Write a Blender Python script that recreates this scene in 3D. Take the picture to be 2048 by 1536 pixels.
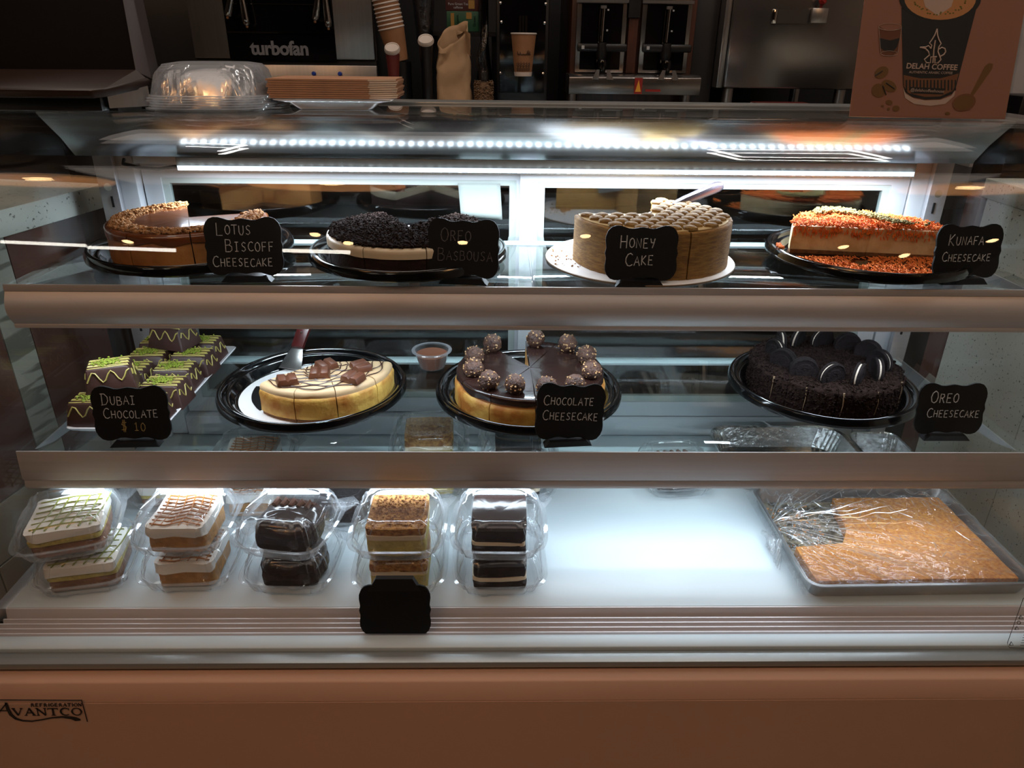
import bpy, bmesh, math, random
from math import sin, cos, pi, sqrt, atan2
from mathutils import Vector, Matrix, noise

for o in list(bpy.data.objects):
    bpy.data.objects.remove(o)
sc = bpy.context.scene
C = sc.collection
random.seed(7)

# ------------------------------------------------------------------ camera
FPX, PITCH, YAW, ROLL = 1450.0, 0.44, 0.0205, 0.0119
CAM = Vector((-0.0477, 0.0, 1.31))
Fw = Vector((sin(YAW)*cos(PITCH), cos(YAW)*cos(PITCH), -sin(PITCH)))
Rt0 = Vector((cos(YAW), -sin(YAW), 0)); Up0 = Rt0.cross(Fw)
Rt = Rt0*cos(ROLL) + Up0*sin(ROLL); Up = Up0*cos(ROLL) - Rt0*sin(ROLL)
cam_d = bpy.data.cameras.new('camera'); cam_d.sensor_width = 36.0
cam_d.lens = FPX/2048*36; cam_d.clip_start = 0.02
cam = bpy.data.objects.new('camera', cam_d); C.objects.link(cam)
cam.matrix_world = Matrix(((Rt.x, Up.x, -Fw.x, CAM.x), (Rt.y, Up.y, -Fw.y, CAM.y), (Rt.z, Up.z, -Fw.z, CAM.z), (0, 0, 0, 1)))
sc.camera = cam

def ray(u, v): return Fw + Rt*((u-1024)/FPX) - Up*((v-768)/FPX)
def PZ(u, v, z): d = ray(u, v); return CAM + d*((z-CAM.z)/d.z)
def PY(u, v, y): d = ray(u, v); return CAM + d*((y-CAM.y)/d.y)

# ------------------------------------------------------------------ world, view, big lights
sc.view_settings.view_transform = 'Standard'; sc.view_settings.look = 'None'
sc.view_settings.gamma = 1.0; sc.view_settings.use_curve_mapping = False
sc.view_settings.exposure = 0.0
sc.cycles.transparent_max_bounces = 48
sc.cycles.max_bounces = 10
sc.cycles.caustics_reflective = False; sc.cycles.caustics_refractive = False
sc.cycles.sample_clamp_indirect = 4.0
sc.cycles.use_denoising = True
world = bpy.data.worlds.new('world'); sc.world = world; world.use_nodes = True
bg = world.node_tree.nodes['Background']; bg.inputs[0].default_value = (1.0, 0.80, 0.66, 1); bg.inputs[1].default_value = 0.03

def area(name, loc, target, sx, sy, power, col):
    l = bpy.data.lights.new(name, 'AREA'); l.shape = 'RECTANGLE'; l.size = sx; l.size_y = sy
    l.energy = power; l.color = col
    o = bpy.data.objects.new(name, l); C.objects.link(o); o.location = loc
    d = Vector(target) - Vector(loc)
    o.rotation_euler = d.to_track_quat('-Z', 'Y').to_euler()
    return o
COOL = (0.75, 0.87, 1.0); WARM = (1.0, 0.84, 0.73)
# the three LED strips of the case (header, under top shelf, under middle shelf)
area('header_led_light', (0.03, 1.190, 1.1185), (0.03, 1.14, 0.80), 1.19, 0.012, 9.0, COOL)
area('upper_shelf_led_light', (0.0, 0.958, 0.9462), (0.0, 1.05, 0.70), 1.34, 0.018, 2.0, COOL)
area('lower_shelf_led_light', (0.0, 0.884, 0.7328), (0.0, 0.885, 0.50), 1.34, 0.014, 1.55, COOL)
# added warm fills under the ceiling, without fixtures, for shop and back bar
area('shop_fill_light', (0.1, -0.45, 2.86), (0.1, -0.35, 0.0), 3.6, 1.0, 14.0, WARM)
area('back_bar_fill_light', (0.1, 1.60, 2.86), (0.1, 2.0, 0.0), 3.0, 0.8, 14.0, WARM)

# ------------------------------------------------------------------ materials
MATS = {}
def newmat(name):
    m = bpy.data.materials.new(name); m.use_nodes = True
    nt = m.node_tree; b = nt.nodes['Principled BSDF']; MATS[name] = m
    return m, nt, b
def srgb(c):
    return tuple((x/12.92 if x <= 0.04045 else ((x+0.055)/1.055)**2.4) for x in [q/255 for q in c])
def mat(name, col, rough=0.5, metal=0.0, var=0.0, scale=40.0, col2=None, bump=0.0, bscale=None, spec=0.5, coat=0.0, sss=0.0, stretch=None, emit=None, estr=0.0, lo=0.35, hi=0.65, detail=4.0):
    m, nt, b = newmat(name)
    c = srgb(col)
    b.inputs['Base Color'].default_value = (*c, 1); b.inputs['Roughness'].default_value = rough
    b.inputs['Metallic'].default_value = metal; b.inputs['Specular IOR Level'].default_value = spec
    b.inputs['Coat Weight'].default_value = coat; b.inputs['Coat Roughness'].default_value = 0.08
    if sss:
        b.inputs['Subsurface Weight'].default_value = sss; b.inputs['Subsurface Radius'].default_value = (0.004, 0.002, 0.001)
        b.inputs['Subsurface Scale'].default_value = 1.0
    if emit:
        b.inputs['Emission Color'].default_value = (*emit, 1); b.inputs['Emission Strength'].default_value = estr
    N = nt.nodes; L = nt.links
    tc = N.new('ShaderNodeTexCoord'); vec = tc.outputs['Object']
    if stretch:
        mp = N.new('ShaderNodeMapping'); mp.inputs['Scale'].default_value = stretch; L.new(vec, mp.inputs['Vector']); vec = mp.outputs['Vector']
    if var or col2:
        nz = N.new('ShaderNodeTexNoise'); nz.inputs['Scale'].default_value = scale; nz.inputs['Detail'].default_value = detail
        L.new(vec, nz.inputs['Vector'])
        rp = N.new('ShaderNodeValToRGB'); rp.color_ramp.elements[0].position = lo; rp.color_ramp.elements[1].position = hi
        c2 = srgb(col2) if col2 else tuple(x*(1-var) for x in c)
        c1 = c if col2 else tuple(min(1, x*(1+var)) for x in c)
        rp.color_ramp.elements[0].color = (*c2, 1); rp.color_ramp.elements[1].color = (*c1, 1)
        L.new(nz.outputs['Fac'], rp.inputs['Fac']); L.new(rp.outputs['Color'], b.inputs['Base Color'])
    if bump:
        n2 = N.new('ShaderNodeTexNoise'); n2.inputs['Scale'].default_value = bscale or scale*2; n2.inputs['Detail'].default_value = 5
        L.new(vec, n2.inputs['Vector'])
        bp = N.new('ShaderNodeBump'); bp.inputs['Strength'].default_value = bump; bp.inputs['Distance'].default_value = 0.004
        L.new(n2.outputs['Fac'], bp.inputs['Height']); L.new(bp.outputs['Normal'], b.inputs['Normal'])
    return m
def glassmat(name, tint=(1, 1, 1), f0=0.04, rough=0.0, k=0.96, gl=(1, 1, 1), bump=0.0, bscale=30.0):
    m = bpy.data.materials.new(name); m.use_nodes = True; nt = m.node_tree; N = nt.nodes; L = nt.links
    N.remove(N['Principled BSDF']); out = N['Material Output']
    tr = N.new('ShaderNodeBsdfTransparent'); tr.inputs[0].default_value = (*tint, 1)
    g = N.new('ShaderNodeBsdfGlossy'); g.inputs['Roughness'].default_value = rough; g.inputs['Color'].default_value = (*gl, 1)
    lw = N.new('ShaderNodeLayerWeight'); lw.inputs['Blend'].default_value = 0.5
    p = N.new('ShaderNodeMath'); p.operation = 'POWER'; p.inputs[1].default_value = 5.0; L.new(lw.outputs['Facing'], p.inputs[0])
    a = N.new('ShaderNodeMath'); a.operation = 'MULTIPLY_ADD'; a.inputs[1].default_value = k; a.inputs[2].default_value = f0; a.use_clamp = True
    L.new(p.outputs[0], a.inputs[0])
    mx = N.new('ShaderNodeMixShader'); L.new(a.outputs[0], mx.inputs[0]); L.new(tr.outputs[0], mx.inputs[1]); L.new(g.outputs[0], mx.inputs[2])
    L.new(mx.outputs[0], out.inputs['Surface'])
    if bump:
        tc = N.new('ShaderNodeTexCoord'); n2 = N.new('ShaderNodeTexNoise'); n2.inputs['Scale'].default_value = bscale; n2.inputs['Detail'].default_value = 4
        L.new(tc.outputs['Object'], n2.inputs['Vector']); bp = N.new('ShaderNodeBump'); bp.inputs['Strength'].default_value = bump; bp.inputs['Distance'].default_value = 0.01
        L.new(n2.outputs['Fac'], bp.inputs['Height'])
        L.new(bp.outputs['Normal'], g.inputs['Normal'])
        L.new(bp.outputs['Normal'], lw.inputs['Normal'])
    MATS[name] = m
    return m
def emat(name, col, s):
    m = bpy.data.materials.new(name); m.use_nodes = True; nt = m.node_tree
    nt.nodes.remove(nt.nodes['Principled BSDF']); e = nt.nodes.new('ShaderNodeEmission')
    e.inputs[0].default_value = (*col, 1); e.inputs[1].default_value = s
    nt.links.new(e.outputs[0], nt.nodes['Material Output'].inputs['Surface']); MATS[name] = m
    return m

glassmat('case_glass', (0.985, 0.992, 0.988), 0.028, 0.0, 0.80)
glassmat('shelf_glass', (0.955, 0.985, 0.975), 0.035, 0.0, 0.90)
glassmat('door_glass', (0.90, 0.93, 0.93), 0.06, 0.02, 0.9)
def plasticmat(name, base=0.06, edge=0.75, pw=3.0, rough=0.08, bump=0.0, bscale=40.0, col=(0.86, 0.90, 0.95)):
    m = bpy.data.materials.new(name); m.use_nodes = True; nt = m.node_tree; N = nt.nodes; L = nt.links
    N.remove(N['Principled BSDF']); out = N['Material Output']
    tr = N.new('ShaderNodeBsdfTransparent'); g = N.new('ShaderNodeBsdfGlossy'); g.inputs['Roughness'].default_value = rough
    df = N.new('ShaderNodeBsdfTranslucent'); df.inputs[0].default_value = (*col, 1); d2 = N.new('ShaderNodeBsdfDiffuse'); d2.inputs[0].default_value = (*col, 1)
    m0 = N.new('ShaderNodeMixShader'); m0.inputs[0].default_value = 0.5; L.new(df.outputs[0], m0.inputs[1]); L.new(d2.outputs[0], m0.inputs[2])
    m1 = N.new('ShaderNodeMixShader'); m1.inputs[0].default_value = 0.62; L.new(m0.outputs[0], m1.inputs[1]); L.new(g.outputs[0], m1.inputs[2])
    lw = N.new('ShaderNodeLayerWeight'); lw.inputs['Blend'].default_value = 0.5
    p = N.new('ShaderNodeMath'); p.operation = 'POWER'; p.inputs[1].default_value = pw; L.new(lw.outputs['Facing'], p.inputs[0])
    a_ = N.new('ShaderNodeMath'); a_.operation = 'MULTIPLY_ADD'; a_.inputs[1].default_value = edge; a_.inputs[2].default_value = base; a_.use_clamp = True; L.new(p.outputs[0], a_.inputs[0])
    mx = N.new('ShaderNodeMixShader'); L.new(a_.outputs[0], mx.inputs[0]); L.new(tr.outputs[0], mx.inputs[1]); L.new(m1.outputs[0], mx.inputs[2]); L.new(mx.outputs[0], out.inputs['Surface'])
    if bump:
        tc = N.new('ShaderNodeTexCoord'); n2 = N.new('ShaderNodeTexNoise'); n2.inputs['Scale'].default_value = bscale; n2.inputs['Detail'].default_value = 4
        L.new(tc.outputs['Object'], n2.inputs['Vector']); bp = N.new('ShaderNodeBump'); bp.inputs['Strength'].default_value = bump; bp.inputs['Distance'].default_value = 0.006
        L.new(n2.outputs['Fac'], bp.inputs['Height']); L.new(bp.outputs['Normal'], g.inputs['Normal']); L.new(bp.outputs['Normal'], lw.inputs['Normal'])
    MATS[name] = m
plasticmat('clear_plastic', 0.085, 0.9, 2.4)
plasticmat('stack_plastic', 0.17, 0.85, 2.2, 0.10)
plasticmat('cling_film', 0.07, 0.75, 2.8, 0.10, 0.7, 70.0)
glassmat('acrylic', (0.97, 0.98, 0.98), 0.04, 0.0, 0.9)
glassmat('bag_plastic', (0.72, 0.72, 0.74), 0.06, 0.15, 0.8, bump=0.6, bscale=40.0)
mat('aluminium', (196, 196, 200), 0.38, 0.75, var=0.04, scale=3, stretch=(1, 60, 60))
mat('rail_metal', (196, 188, 186), 0.42, 0.35, var=0.04, scale=4, stretch=(1, 40, 40))
mat('white_enamel', (208, 220, 226), 0.38, 0.0, var=0.02, scale=6)
mat('door_frame', (206, 209, 214), 0.42, 0.2, var=0.02, scale=5)
mat('door_bead', (172, 182, 178), 0.5)
mat('vent_paint', (214, 206, 206), 0.45, 0.1)
mat('panel_tan', (198, 158, 134), 0.55, 0.0, var=0.03, scale=2.5, spec=0.3)
mat('header_grey', (150, 152, 150), 0.35, 0.5, var=0.03, scale=5)
mat('hood_metal', (168, 174, 178), 0.26, 0.9, var=0.03, scale=5)
mat('rubber_black', (14, 13, 13), 0.6)
mat('steel', (176, 172, 168), 0.28, 0.95, var=0.05, scale=4, stretch=(40, 1, 1))
mat('steel_dark', (150, 144, 140), 0.22, 0.95, var=0.08, scale=2.0)
mat('chrome', (215, 212, 208), 0.08, 1.0)
mat('black_gloss', (9, 8, 9), 0.10, 0.0, coat=0.4)
mat('black_plastic', (16, 15, 16), 0.35)
mat('tray_black', (7, 7, 8), 0.12, 0.0, coat=0.6)
mat('chalkboard', (9, 8, 8), 0.62, spec=0.3, var=0.3, scale=30)
mat('chalk', (190, 186, 184), 0.9, var=0.25, scale=700)
mat('chalk_gold', (150, 128, 78), 0.9, var=0.25, scale=700)
mat('chalk_faint', (92, 84, 82), 0.9, var=0.5, scale=500)
mat('paper_white', (236, 234, 232), 0.7, bump=0.15, bscale=120)
mat('cake_board', (240, 236, 234), 0.6, var=0.05, scale=60)
mat('card_edge', (120, 96, 72), 0.8)
mat('lemon', (206, 190, 70), 0.5, bump=0.2, bscale=300)

# ------------------------------------------------------------------ mesh helpers
class MB:
    def __init__(s): s.v = []; s.f = []
    def add(s, vs, fs):
        n = len(s.v); s.v += [tuple(v) for v in vs]; s.f += [tuple(i+n for i in f) for f in fs]; return s
    def box(s, c, d, rz=0.0, rx=0.0, ry=0.0):
        R = Matrix.Rotation(rz, 3, 'Z') @ Matrix.Rotation(ry, 3, 'Y') @ Matrix.Rotation(rx, 3, 'X'); c = Vector(c)
        vs = [c + R @ Vector((x*d[0]/2, y*d[1]/2, z*d[2]/2)) for z in (-1, 1) for y in (-1, 1) for x in (-1, 1)]
        return s.add(vs, [(0, 2, 3, 1), (4, 5, 7, 6), (0, 1, 5, 4), (2, 6, 7, 3), (0, 4, 6, 2), (1, 3, 7, 5)])
    def b2(s, x0, x1, y0, y1, z0, z1): return s.box(((x0+x1)/2, (y0+y1)/2, (z0+z1)/2), (x1-x0, y1-y0, z1-z0))
    def lathe(s, prof, n=32, c=(0, 0, 0), a0=0.0, a1=2*pi, caps=True, sx=1.0, sy=1.0):
        full = abs(a1-a0-2*pi) < 1e-6; m = n if full else n+1; k = len(prof); vs = []
        for i in range(m):
            a = a0+(a1-a0)*i/n
            for r, z in prof: vs.append((c[0]+r*cos(a)*sx, c[1]+r*sin(a)*sy, c[2]+z))
        fs = []
        for i in range(n):
            j = (i+1) % m
            for q in range(k-1): fs.append((i*k+q, j*k+q, j*k+q+1, i*k+q+1))
        if caps and full:
            if prof[0][0] > 1e-6: fs.append(tuple(i*k for i in range(m))[::-1])
            if prof[-1][0] > 1e-6: fs.append(tuple(i*k+k-1 for i in range(m)))
        return s.add(vs, fs)
    def tube(s, pts, r, n=6, closed=False):
        pts = [Vector(p) for p in pts]; k = len(pts); vs = []
        rr = r if isinstance(r, (list, tuple)) else [r]*k
        up = Vector((0, 0, 1)); prev = None
        for i, p in enumerate(pts):
            t = (pts[min(i+1, k-1)] - pts[max(i-1, 0)])
            if t.length < 1e-9: t = Vector((0, 0, 1))
            t.normalize()
            if prev is None:
                a = t.cross(up)
                if a.length < 1e-3: a = t.cross(Vector((1, 0, 0)))
            else: a = prev - t*prev.dot(t)
            if a.length < 1e-6: a = t.orthogonal()
            a.normalize(); prev = a; b = t.cross(a)
            for q in range(n): vs.append(p + (a*cos(2*pi*q/n) + b*sin(2*pi*q/n))*rr[i])
        fs = [(i*n+q, i*n+(q+1) % n, (i+1)*n+(q+1) % n, (i+1)*n+q) for i in range(k-1) for q in range(n)]
        fs.append(tuple(range(n))[::-1]); fs.append(tuple((k-1)*n+q for q in range(n)))
        return s.add(vs, fs)
    def prism(s, poly, h0, h1, axis='z'):
        n = len(poly)
        def P(a, b, h): return (a, b, h) if axis == 'z' else ((a, h, b) if axis == 'y' else (h, a, b))
        vs = [P(a, b, h0) for a, b in poly] + [P(a, b, h1) for a, b in poly]
        fs = [tuple(range(n))[::-1], tuple(range(n, 2*n))] + [(i, (i+1) % n, n+(i+1) % n, n+i) for i in range(n)]
        return s.add(vs, fs)
    def ico(s, c, r, sq=1.0, jit=0.0, rnd=random):
        t = (1+sqrt(5))/2; q = []
        R = Matrix.Rotation(rnd.random()*6.28, 3, 'Z') @ Matrix.Rotation(rnd.random()*6.28, 3, 'X')
        for v in ((-1, t, 0), (1, t, 0), (-1, -t, 0), (1, -t, 0), (0, -1, t), (0, 1, t), (0, -1, -t), (0, 1, -t), (t, 0, -1), (t, 0, 1), (-t, 0, -1), (-t, 0, 1)):
            w = R @ Vector(v).normalized()*r*(1+jit*(rnd.random()-.5)*2); q.append((c[0]+w.x, c[1]+w.y, c[2]+w.z*sq))
        return s.add(q, [(0, 11, 5), (0, 5, 1), (0, 1, 7), (0, 7, 10), (0, 10, 11), (1, 5, 9), (5, 11, 4), (11, 10, 2), (10, 7, 6), (7, 1, 8), (3, 9, 4), (3, 4, 2), (3, 2, 6), (3, 6, 8), (3, 8, 9), (4, 9, 5), (2, 4, 11), (6, 2, 10), (8, 6, 7), (9, 8, 1)])
    def grid(s, fn, nu, nv, closed_u=False):
        vs = [fn(i/nu, j/nv) for i in range(nu if closed_u else nu+1) for j in range(nv+1)]; m = nu if closed_u else nu+1
        fs = [(i*(nv+1)+j, ((i+1) % m)*(nv+1)+j, ((i+1) % m)*(nv+1)+j+1, i*(nv+1)+j+1) for i in range(nu) for j in range(nv)]
        return s.add(vs, fs)

def obj(name, mb, m, parent=None, smooth=None, bevel=0.0, seg=2, label=None, kind=None, loc=None, rot=None):
    me = bpy.data.meshes.new(name); me.from_pydata(mb.v, [], mb.f)
    bm = bmesh.new(); bm.from_mesh(me)
    bmesh.ops.recalc_face_normals(bm, faces=bm.faces)
    if bevel:
        es = [e for e in bm.edges if len(e.link_faces) == 2 and e.calc_face_angle(0) > 0.6]
        bmesh.ops.bevel(bm, geom=es, offset=bevel, segments=seg, profile=0.5, affect='EDGES', clamp_overlap=True)
    bm.to_mesh(me); bm.free()
    if smooth is None: smooth = 38
    if smooth:
        me.shade_smooth(); me.set_sharp_from_angle(angle=math.radians(smooth))
    me.materials.append(MATS[m])
    o = bpy.data.objects.new(name, me); C.objects.link(o)
    if parent: o.parent = parent
    if loc is not None: o.location = loc
    if rot is not None: o.rotation_euler = rot
    if label: o['label'] = label
    if kind: o['kind'] = kind
    return o
def thing(name, label, cat, loc=(0, 0, 0), rotz=0.0, group=None, rot=None):
    o = bpy.data.objects.new(name, None); C.objects.link(o); o.empty_display_size = 0.02
    o.location = loc; o.rotation_euler = rot if rot else (0, 0, rotz)
    o['label'] = label; o['category'] = cat
    if group: o['group'] = group
    return o
def tag(o, label, cat, group=None):
    o['label'] = label; o['category'] = cat
    if group: o['group'] = group
    return o
def dup(root, loc, rotz=0.0, label=None, group=None, rot=None):
    r = root.copy(); C.objects.link(r); r.location = loc; r.rotation_euler = rot if rot else (0, 0, rotz)
    if label: r['label'] = label
    if group: r['group'] = group
    for ch in list(root.children):
        c = ch.copy(); C.objects.link(c); c.parent = r
        for g in list(ch.children):
            d = g.copy(); C.objects.link(d); d.parent = c
    return r
def struct(name, mb, m, **k):
    o = obj(name, mb, m, **k); o['kind'] = 'structure'; return o
def text_mesh(s, size, extrude=0.0004, offset=0.0, shear=0.0, space=1.0):
    cu = bpy.data.curves.new('txt', 'FONT'); cu.body = s; cu.size = size; cu.extrude = extrude; cu.offset = offset
    cu.shear = shear; cu.align_x = 'CENTER'; cu.align_y = 'CENTER'; cu.space_character = space; cu.resolution_u = 3
    o = bpy.data.objects.new('txt', cu); C.objects.link(o)
    dg = bpy.context.evaluated_depsgraph_get(); dg.update()
    me = bpy.data.meshes.new_from_object(o.evaluated_get(dg))
    mb = MB(); mb.v = [tuple(v.co) for v in me.vertices]; mb.f = [tuple(p.vertices) for p in me.polygons]
    bpy.data.objects.remove(o); bpy.data.curves.remove(cu); bpy.data.meshes.remove(me)
    return mb
def stand(mb):   # text drawn in xy -> upright in xz facing -y
    mb.v = [(x, -z, y) for x, y, z in mb.v]; return mb
def shift(mb, d): mb.v = [(x+d[0], y+d[1], z+d[2]) for x, y, z in mb.v]; return mb

# ------------------------------------------------------------------ room shell
mat('floor_tile', (150, 138, 124), 0.45, 0.0, var=0.08, scale=3)
mat('ceiling_paint', (70, 62, 56), 0.9); mat('wall_dark', (26, 23, 22), 0.8, var=0.15, scale=4); mat('wall_shop', (46, 36, 31), 0.8, var=0.1, scale=2)
mat('marble_wall', (186, 178, 172), 0.3, col2=(140, 126, 116), scale=3.0, lo=0.42, hi=0.52)
struct('floor', MB().b2(-3.2, 3.2, -4.2, 3.2, -0.05, 0.0), 'floor_tile')
struct('ceiling', MB().b2(-3.2, 3.2, -4.2, 3.2, 2.9, 2.95), 'ceiling_paint')
struct('wall_back', MB().b2(-3.2, 3.2, 3.05, 3.2, 0, 2.9), 'wall_dark')
struct('wall_left', MB().b2(-3.2, -3.05, -4.2, 3.2, 0, 2.9), 'wall_shop')
struct('wall_right', MB().b2(3.05, 3.2, -4.2, 3.2, 0, 2.9), 'marble_wall')
struct('wall_front', MB().b2(-3.2, 3.2, -4.2, -4.05, 0, 2.9), 'wall_shop')

# ------------------------------------------------------------------ the refrigerated display case
ZT, ZM, ZB = 1.010, 0.7935, 0.608
YT, YM, YB = 0.945, 0.8735, 0.772
XW = 0.715
case = thing('display_case', 'large refrigerated bakery display case with curved glass front and tan base', 'display case', (0, 0.98, 0))
def cpart(name, mb, m, parent=None, **k):
    if parent is None: return obj(name, mb, m, case, loc=(0, -0.98, 0), **k)
    return obj(name, mb, m, parent, **k)
# base: tan front panel with a lip along its top edge
cpart('base_panel', MB().prism([(0.668, 0.06), (1.32, 0.06), (1.32, 0.545), (0.668, 0.545)], -0.76, 0.76, 'x'), 'panel_tan')
cpart('base_lip', MB().prism([(0.668, 0.5455), (1.31, 0.5455), (1.31, 0.577), (0.690, 0.577), (0.678, 0.570)], -0.76, 0.76, 'x'), 'panel_tan', bevel=0.0015)
cpart('plinth', MB().b2(-0.73, 0.73, 0.71, 1.29, 0.0, 0.0595), 'rubber_black')
cpart('seal_gap', MB().b2(-0.74, 0.74, 0.700, 1.30, 0.5775, 0.582), 'rubber_black')
cpart('glass_channel', MB().prism([(0.688, 0.5825), (0.708, 0.5825), (0.708, 0.592), (0.688, 0.592)], -0.745, 0.745, 'x'), 'header_grey', bevel=0.001)
cpart('sill', MB().prism([(0.7085, 0.5825), (0.728, 0.5825), (0.728, 0.600), (0.715, 0.600), (0.7085, 0.597)], -0.735, 0.735, 'x'), 'white_enamel', bevel=0.001)
cpart('deck', MB().b2(-XW, XW, 0.7725, 1.285, 0.590, ZB), 'white_enamel', bevel=0.001)
# air vent slats in front of the deck
cpart('vent_tray', MB().b2(-XW, XW, 0.7285, 0.772, 0.583, 0.587), 'vent_paint')
for y in (0.7300, 0.7388, 0.7476, 0.7564):
    cpart('vent_slat', MB().prism([(y, 0.5875), (y+0.0030, 0.5975), (y+0.0030, 0.5984), (y+0.0052, 0.5984), (y+0.0052, 0.5976), (y+0.0042, 0.5972), (y+0.0012, 0.5875)], -XW, XW, 'x'), 'vent_paint', smooth=0)
cpart('deck_riser', MB().prism([(0.7652, 0.5875), (0.7700, 0.6075), (0.7722, 0.6075), (0.7722, 0.5875)], -XW, XW, 'x'), 'vent_paint', smooth=0)
# curved front glass
def glass_profile():
    P = [(0.698, 0.592)]; y1, z1 = 0.926, 1.140
    for i in range(1, 9): t = i/8; P.append((0.698+(y1-0.698)*t, 0.592+(z1-0.592)*t))
    phi = atan2(z1-0.592, y1-0.698); r = (1.220-z1)/(1-cos(phi))
    cy, cz = y1 + r*sin(phi), z1 - r*cos(phi)
    for i in range(1, 17):
        a = phi*(1-i/16); P.append((cy - r*sin(a), cz + r*cos(a)))
    P.append((1.10, 1.220)); P.append((1.236, 1.220))
    return P
GP = glass_profile()
def sheet(P, th):
    n = len(P); out = []
    for i in range(n):
        a = Vector(P[max(i-1, 0)]); b = Vector(P[min(i+1, n-1)]); t = (b-a).normalized(); out.append((P[i][0]+t.y*th, P[i][1]-t.x*th))
    return P + out[::-1]
gmb = MB(); poly = sheet(GP, 0.006); ng = len(poly)
gmb.add([(x, a, b) for x in (-0.738, 0.738) for a, b in poly], [(i, (i+1) % ng, ng+(i+1) % ng, ng+i) for i in range(ng)])
h = len(GP)
for k in range(h-1):
    gmb.f.append((k, k+1, ng-2-k, ng-1-k)); gmb.f.append((ng+k, ng+ng-1-k, ng+ng-2-k, ng+k+1))
cpart('front_glass', gmb, 'case_glass', smooth=30)
# end glass
inner = [(y+0.004, z-0.004) for y, z in GP[:-1]] + [(1.29, 1.214), (1.29, 0.592)]
for sx in (-1, 1):
    cpart('end_glass', MB().prism([(max(y, 0.705), z) for y, z in inner], sx*0.722, sx*0.728, 'x'), 'case_glass', smooth=0)
    cpart('end_sill', MB().b2(min(sx*0.7155, sx*0.735), max(sx*0.7155, sx*0.735), 0.7725, 1.285, 0.5825, 0.606), 'aluminium', bevel=0.001)
# header and rear uprights
cpart('header', MB().prism([(1.205, 1.1405), (1.285, 1.1405), (1.285, 1.213), (1.130, 1.213), (1.130, 1.209), (1.175, 1.172)], -0.72, 0.72, 'x'), 'hood_metal', smooth=60)
cpart('top_rear_bar', MB().b2(-0.735, 0.735, 1.2365, 1.29, 1.2135, 1.2235), 'header_grey', bevel=0.002)
for sx in (-1, 1):
    p = cpart('shelf_upright', MB().b2(min(sx*0.682, sx*0.712), max(sx*0.682, sx*0.712), 1.238, 1.250, 0.612, 1.139), 'aluminium', bevel=0.001)
    for k, z in enumerate([1.062, 0.96, 0.885, 0.84, 0.74]):
        obj('slot', MB().b2(sx*0.694-0.0018, sx*0.694+0.0018, 1.2365, 1.2379, z-0.009, z+0.009), 'rubber_black', p)
    obj('screw', MB().lathe([(0, -0.002), (0.004, -0.002), (0.0065, 0.0)], 14), 'chrome', p, loc=(sx*0.697, 1.2379, 1.086), rot=(pi/2, 0, 0))
    cpart('rear_jamb', MB().b2(min(sx*0.655, sx*0.720), max(sx*0.655, sx*0.720), 1.2515, 1.287, 0.612, 1.140), 'door_frame', bevel=0.002)
cpart('rear_sill', MB().b2(-0.654, 0.654, 1.252, 1.287, 0.609, 0.650), 'door_frame', bevel=0.002)
cpart('door_track', MB().b2(-0.654, 0.654, 1.252, 1.287, 1.122, 1.140), 'door_frame', bevel=0.002)
# two sliding doors with glass
def sliding_door(x0, x1, y):
    z0, z1, fw = 0.652, 1.121, 0.030
    f = MB(); o_ = [(x0, z0), (x1, z0), (x1, z1), (x0, z1)]; i_ = [(x0+fw, z0+fw), (x1-fw, z0+fw), (x1-fw, z1-fw*0.8), (x0+fw, z1-fw*0.8)]
    vs = [(a, y, b) for a, b in o_] + [(a, y, b) for a, b in i_] + [(a, y+0.014, b) for a, b in o_] + [(a, y+0.014, b) for a, b in i_]
    f.add(vs, [(k, (k+1) % 4, 4+(k+1) % 4, 4+k) for k in range(4)] + [(8+k, 12+k, 12+(k+1) % 4, 8+(k+1) % 4) for k in range(4)] + [(k, 8+k, 8+(k+1) % 4, (k+1) % 4) for k in range(4)] + [(4+k, 4+(k+1) % 4, 12+(k+1) % 4, 12+k) for k in range(4)])
    d = cpart('sliding_door', f, 'door_frame', smooth=0)
    bw = 0.012; b = MB(); xi0, xi1, zi0, zi1 = x0+fw, x1-fw, z0+fw, z1-fw*0.8
    for q in ((xi0, xi0+bw, zi0, zi1), (xi1-bw, xi1, zi0, zi1), (xi0+bw, xi1-bw, zi0, zi0+bw), (xi0+bw, xi1-bw, zi1-bw*0.8, zi1)):
        b.b2(q[0], q[1], y+0.003, y+0.012, q[2], q[3])
    obj('glazing_bead', b, 'door_bead', d, smooth=0)
    obj('pane', MB().b2(xi0+bw, xi1-bw, y+0.006, y+0.009, zi0+bw, zi1-bw*0.8), 'door_glass', d, smooth=0)
    return d
sliding_door(-0.652, 0.012, 1.270); sliding_door(-0.012, 0.652, 1.2535)
# LED strip under the header
ledp = cpart('led_strip', MB().b2(-0.56, 0.625, 1.196, 1.2045, 1.119, 1.1405), 'header_grey', bevel=0.0008)
emat('led_white', (0.82, 0.92, 1.0), 40.0); emat('led_bar', (0.70, 0.84, 1.0), 2.0)
obj('led_diffuser', MB().b2(-0.558, 0.623, 1.1942, 1.1958, 1.121, 1.128), 'led_bar', ledp)
dm = MB()
for i in range(75): dm.b2(-0.553+i*0.0158-0.0028, -0.553+i*0.0158+0.0028, 1.1926, 1.1940, 1.1218, 1.1272)
obj('led_diodes', dm, 'led_white', ledp, smooth=0, kind='stuff')
cpart('led_cable', MB().tube([(-0.66, 1.236, 1.131), (-0.655, 1.22, 1.1265), (-0.62, 1.205, 1.1225), (-0.59, 1.2, 1.122), (-0.561, 1.2, 1.126)], 0.0028, 6), 'rubber_black')
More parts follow.
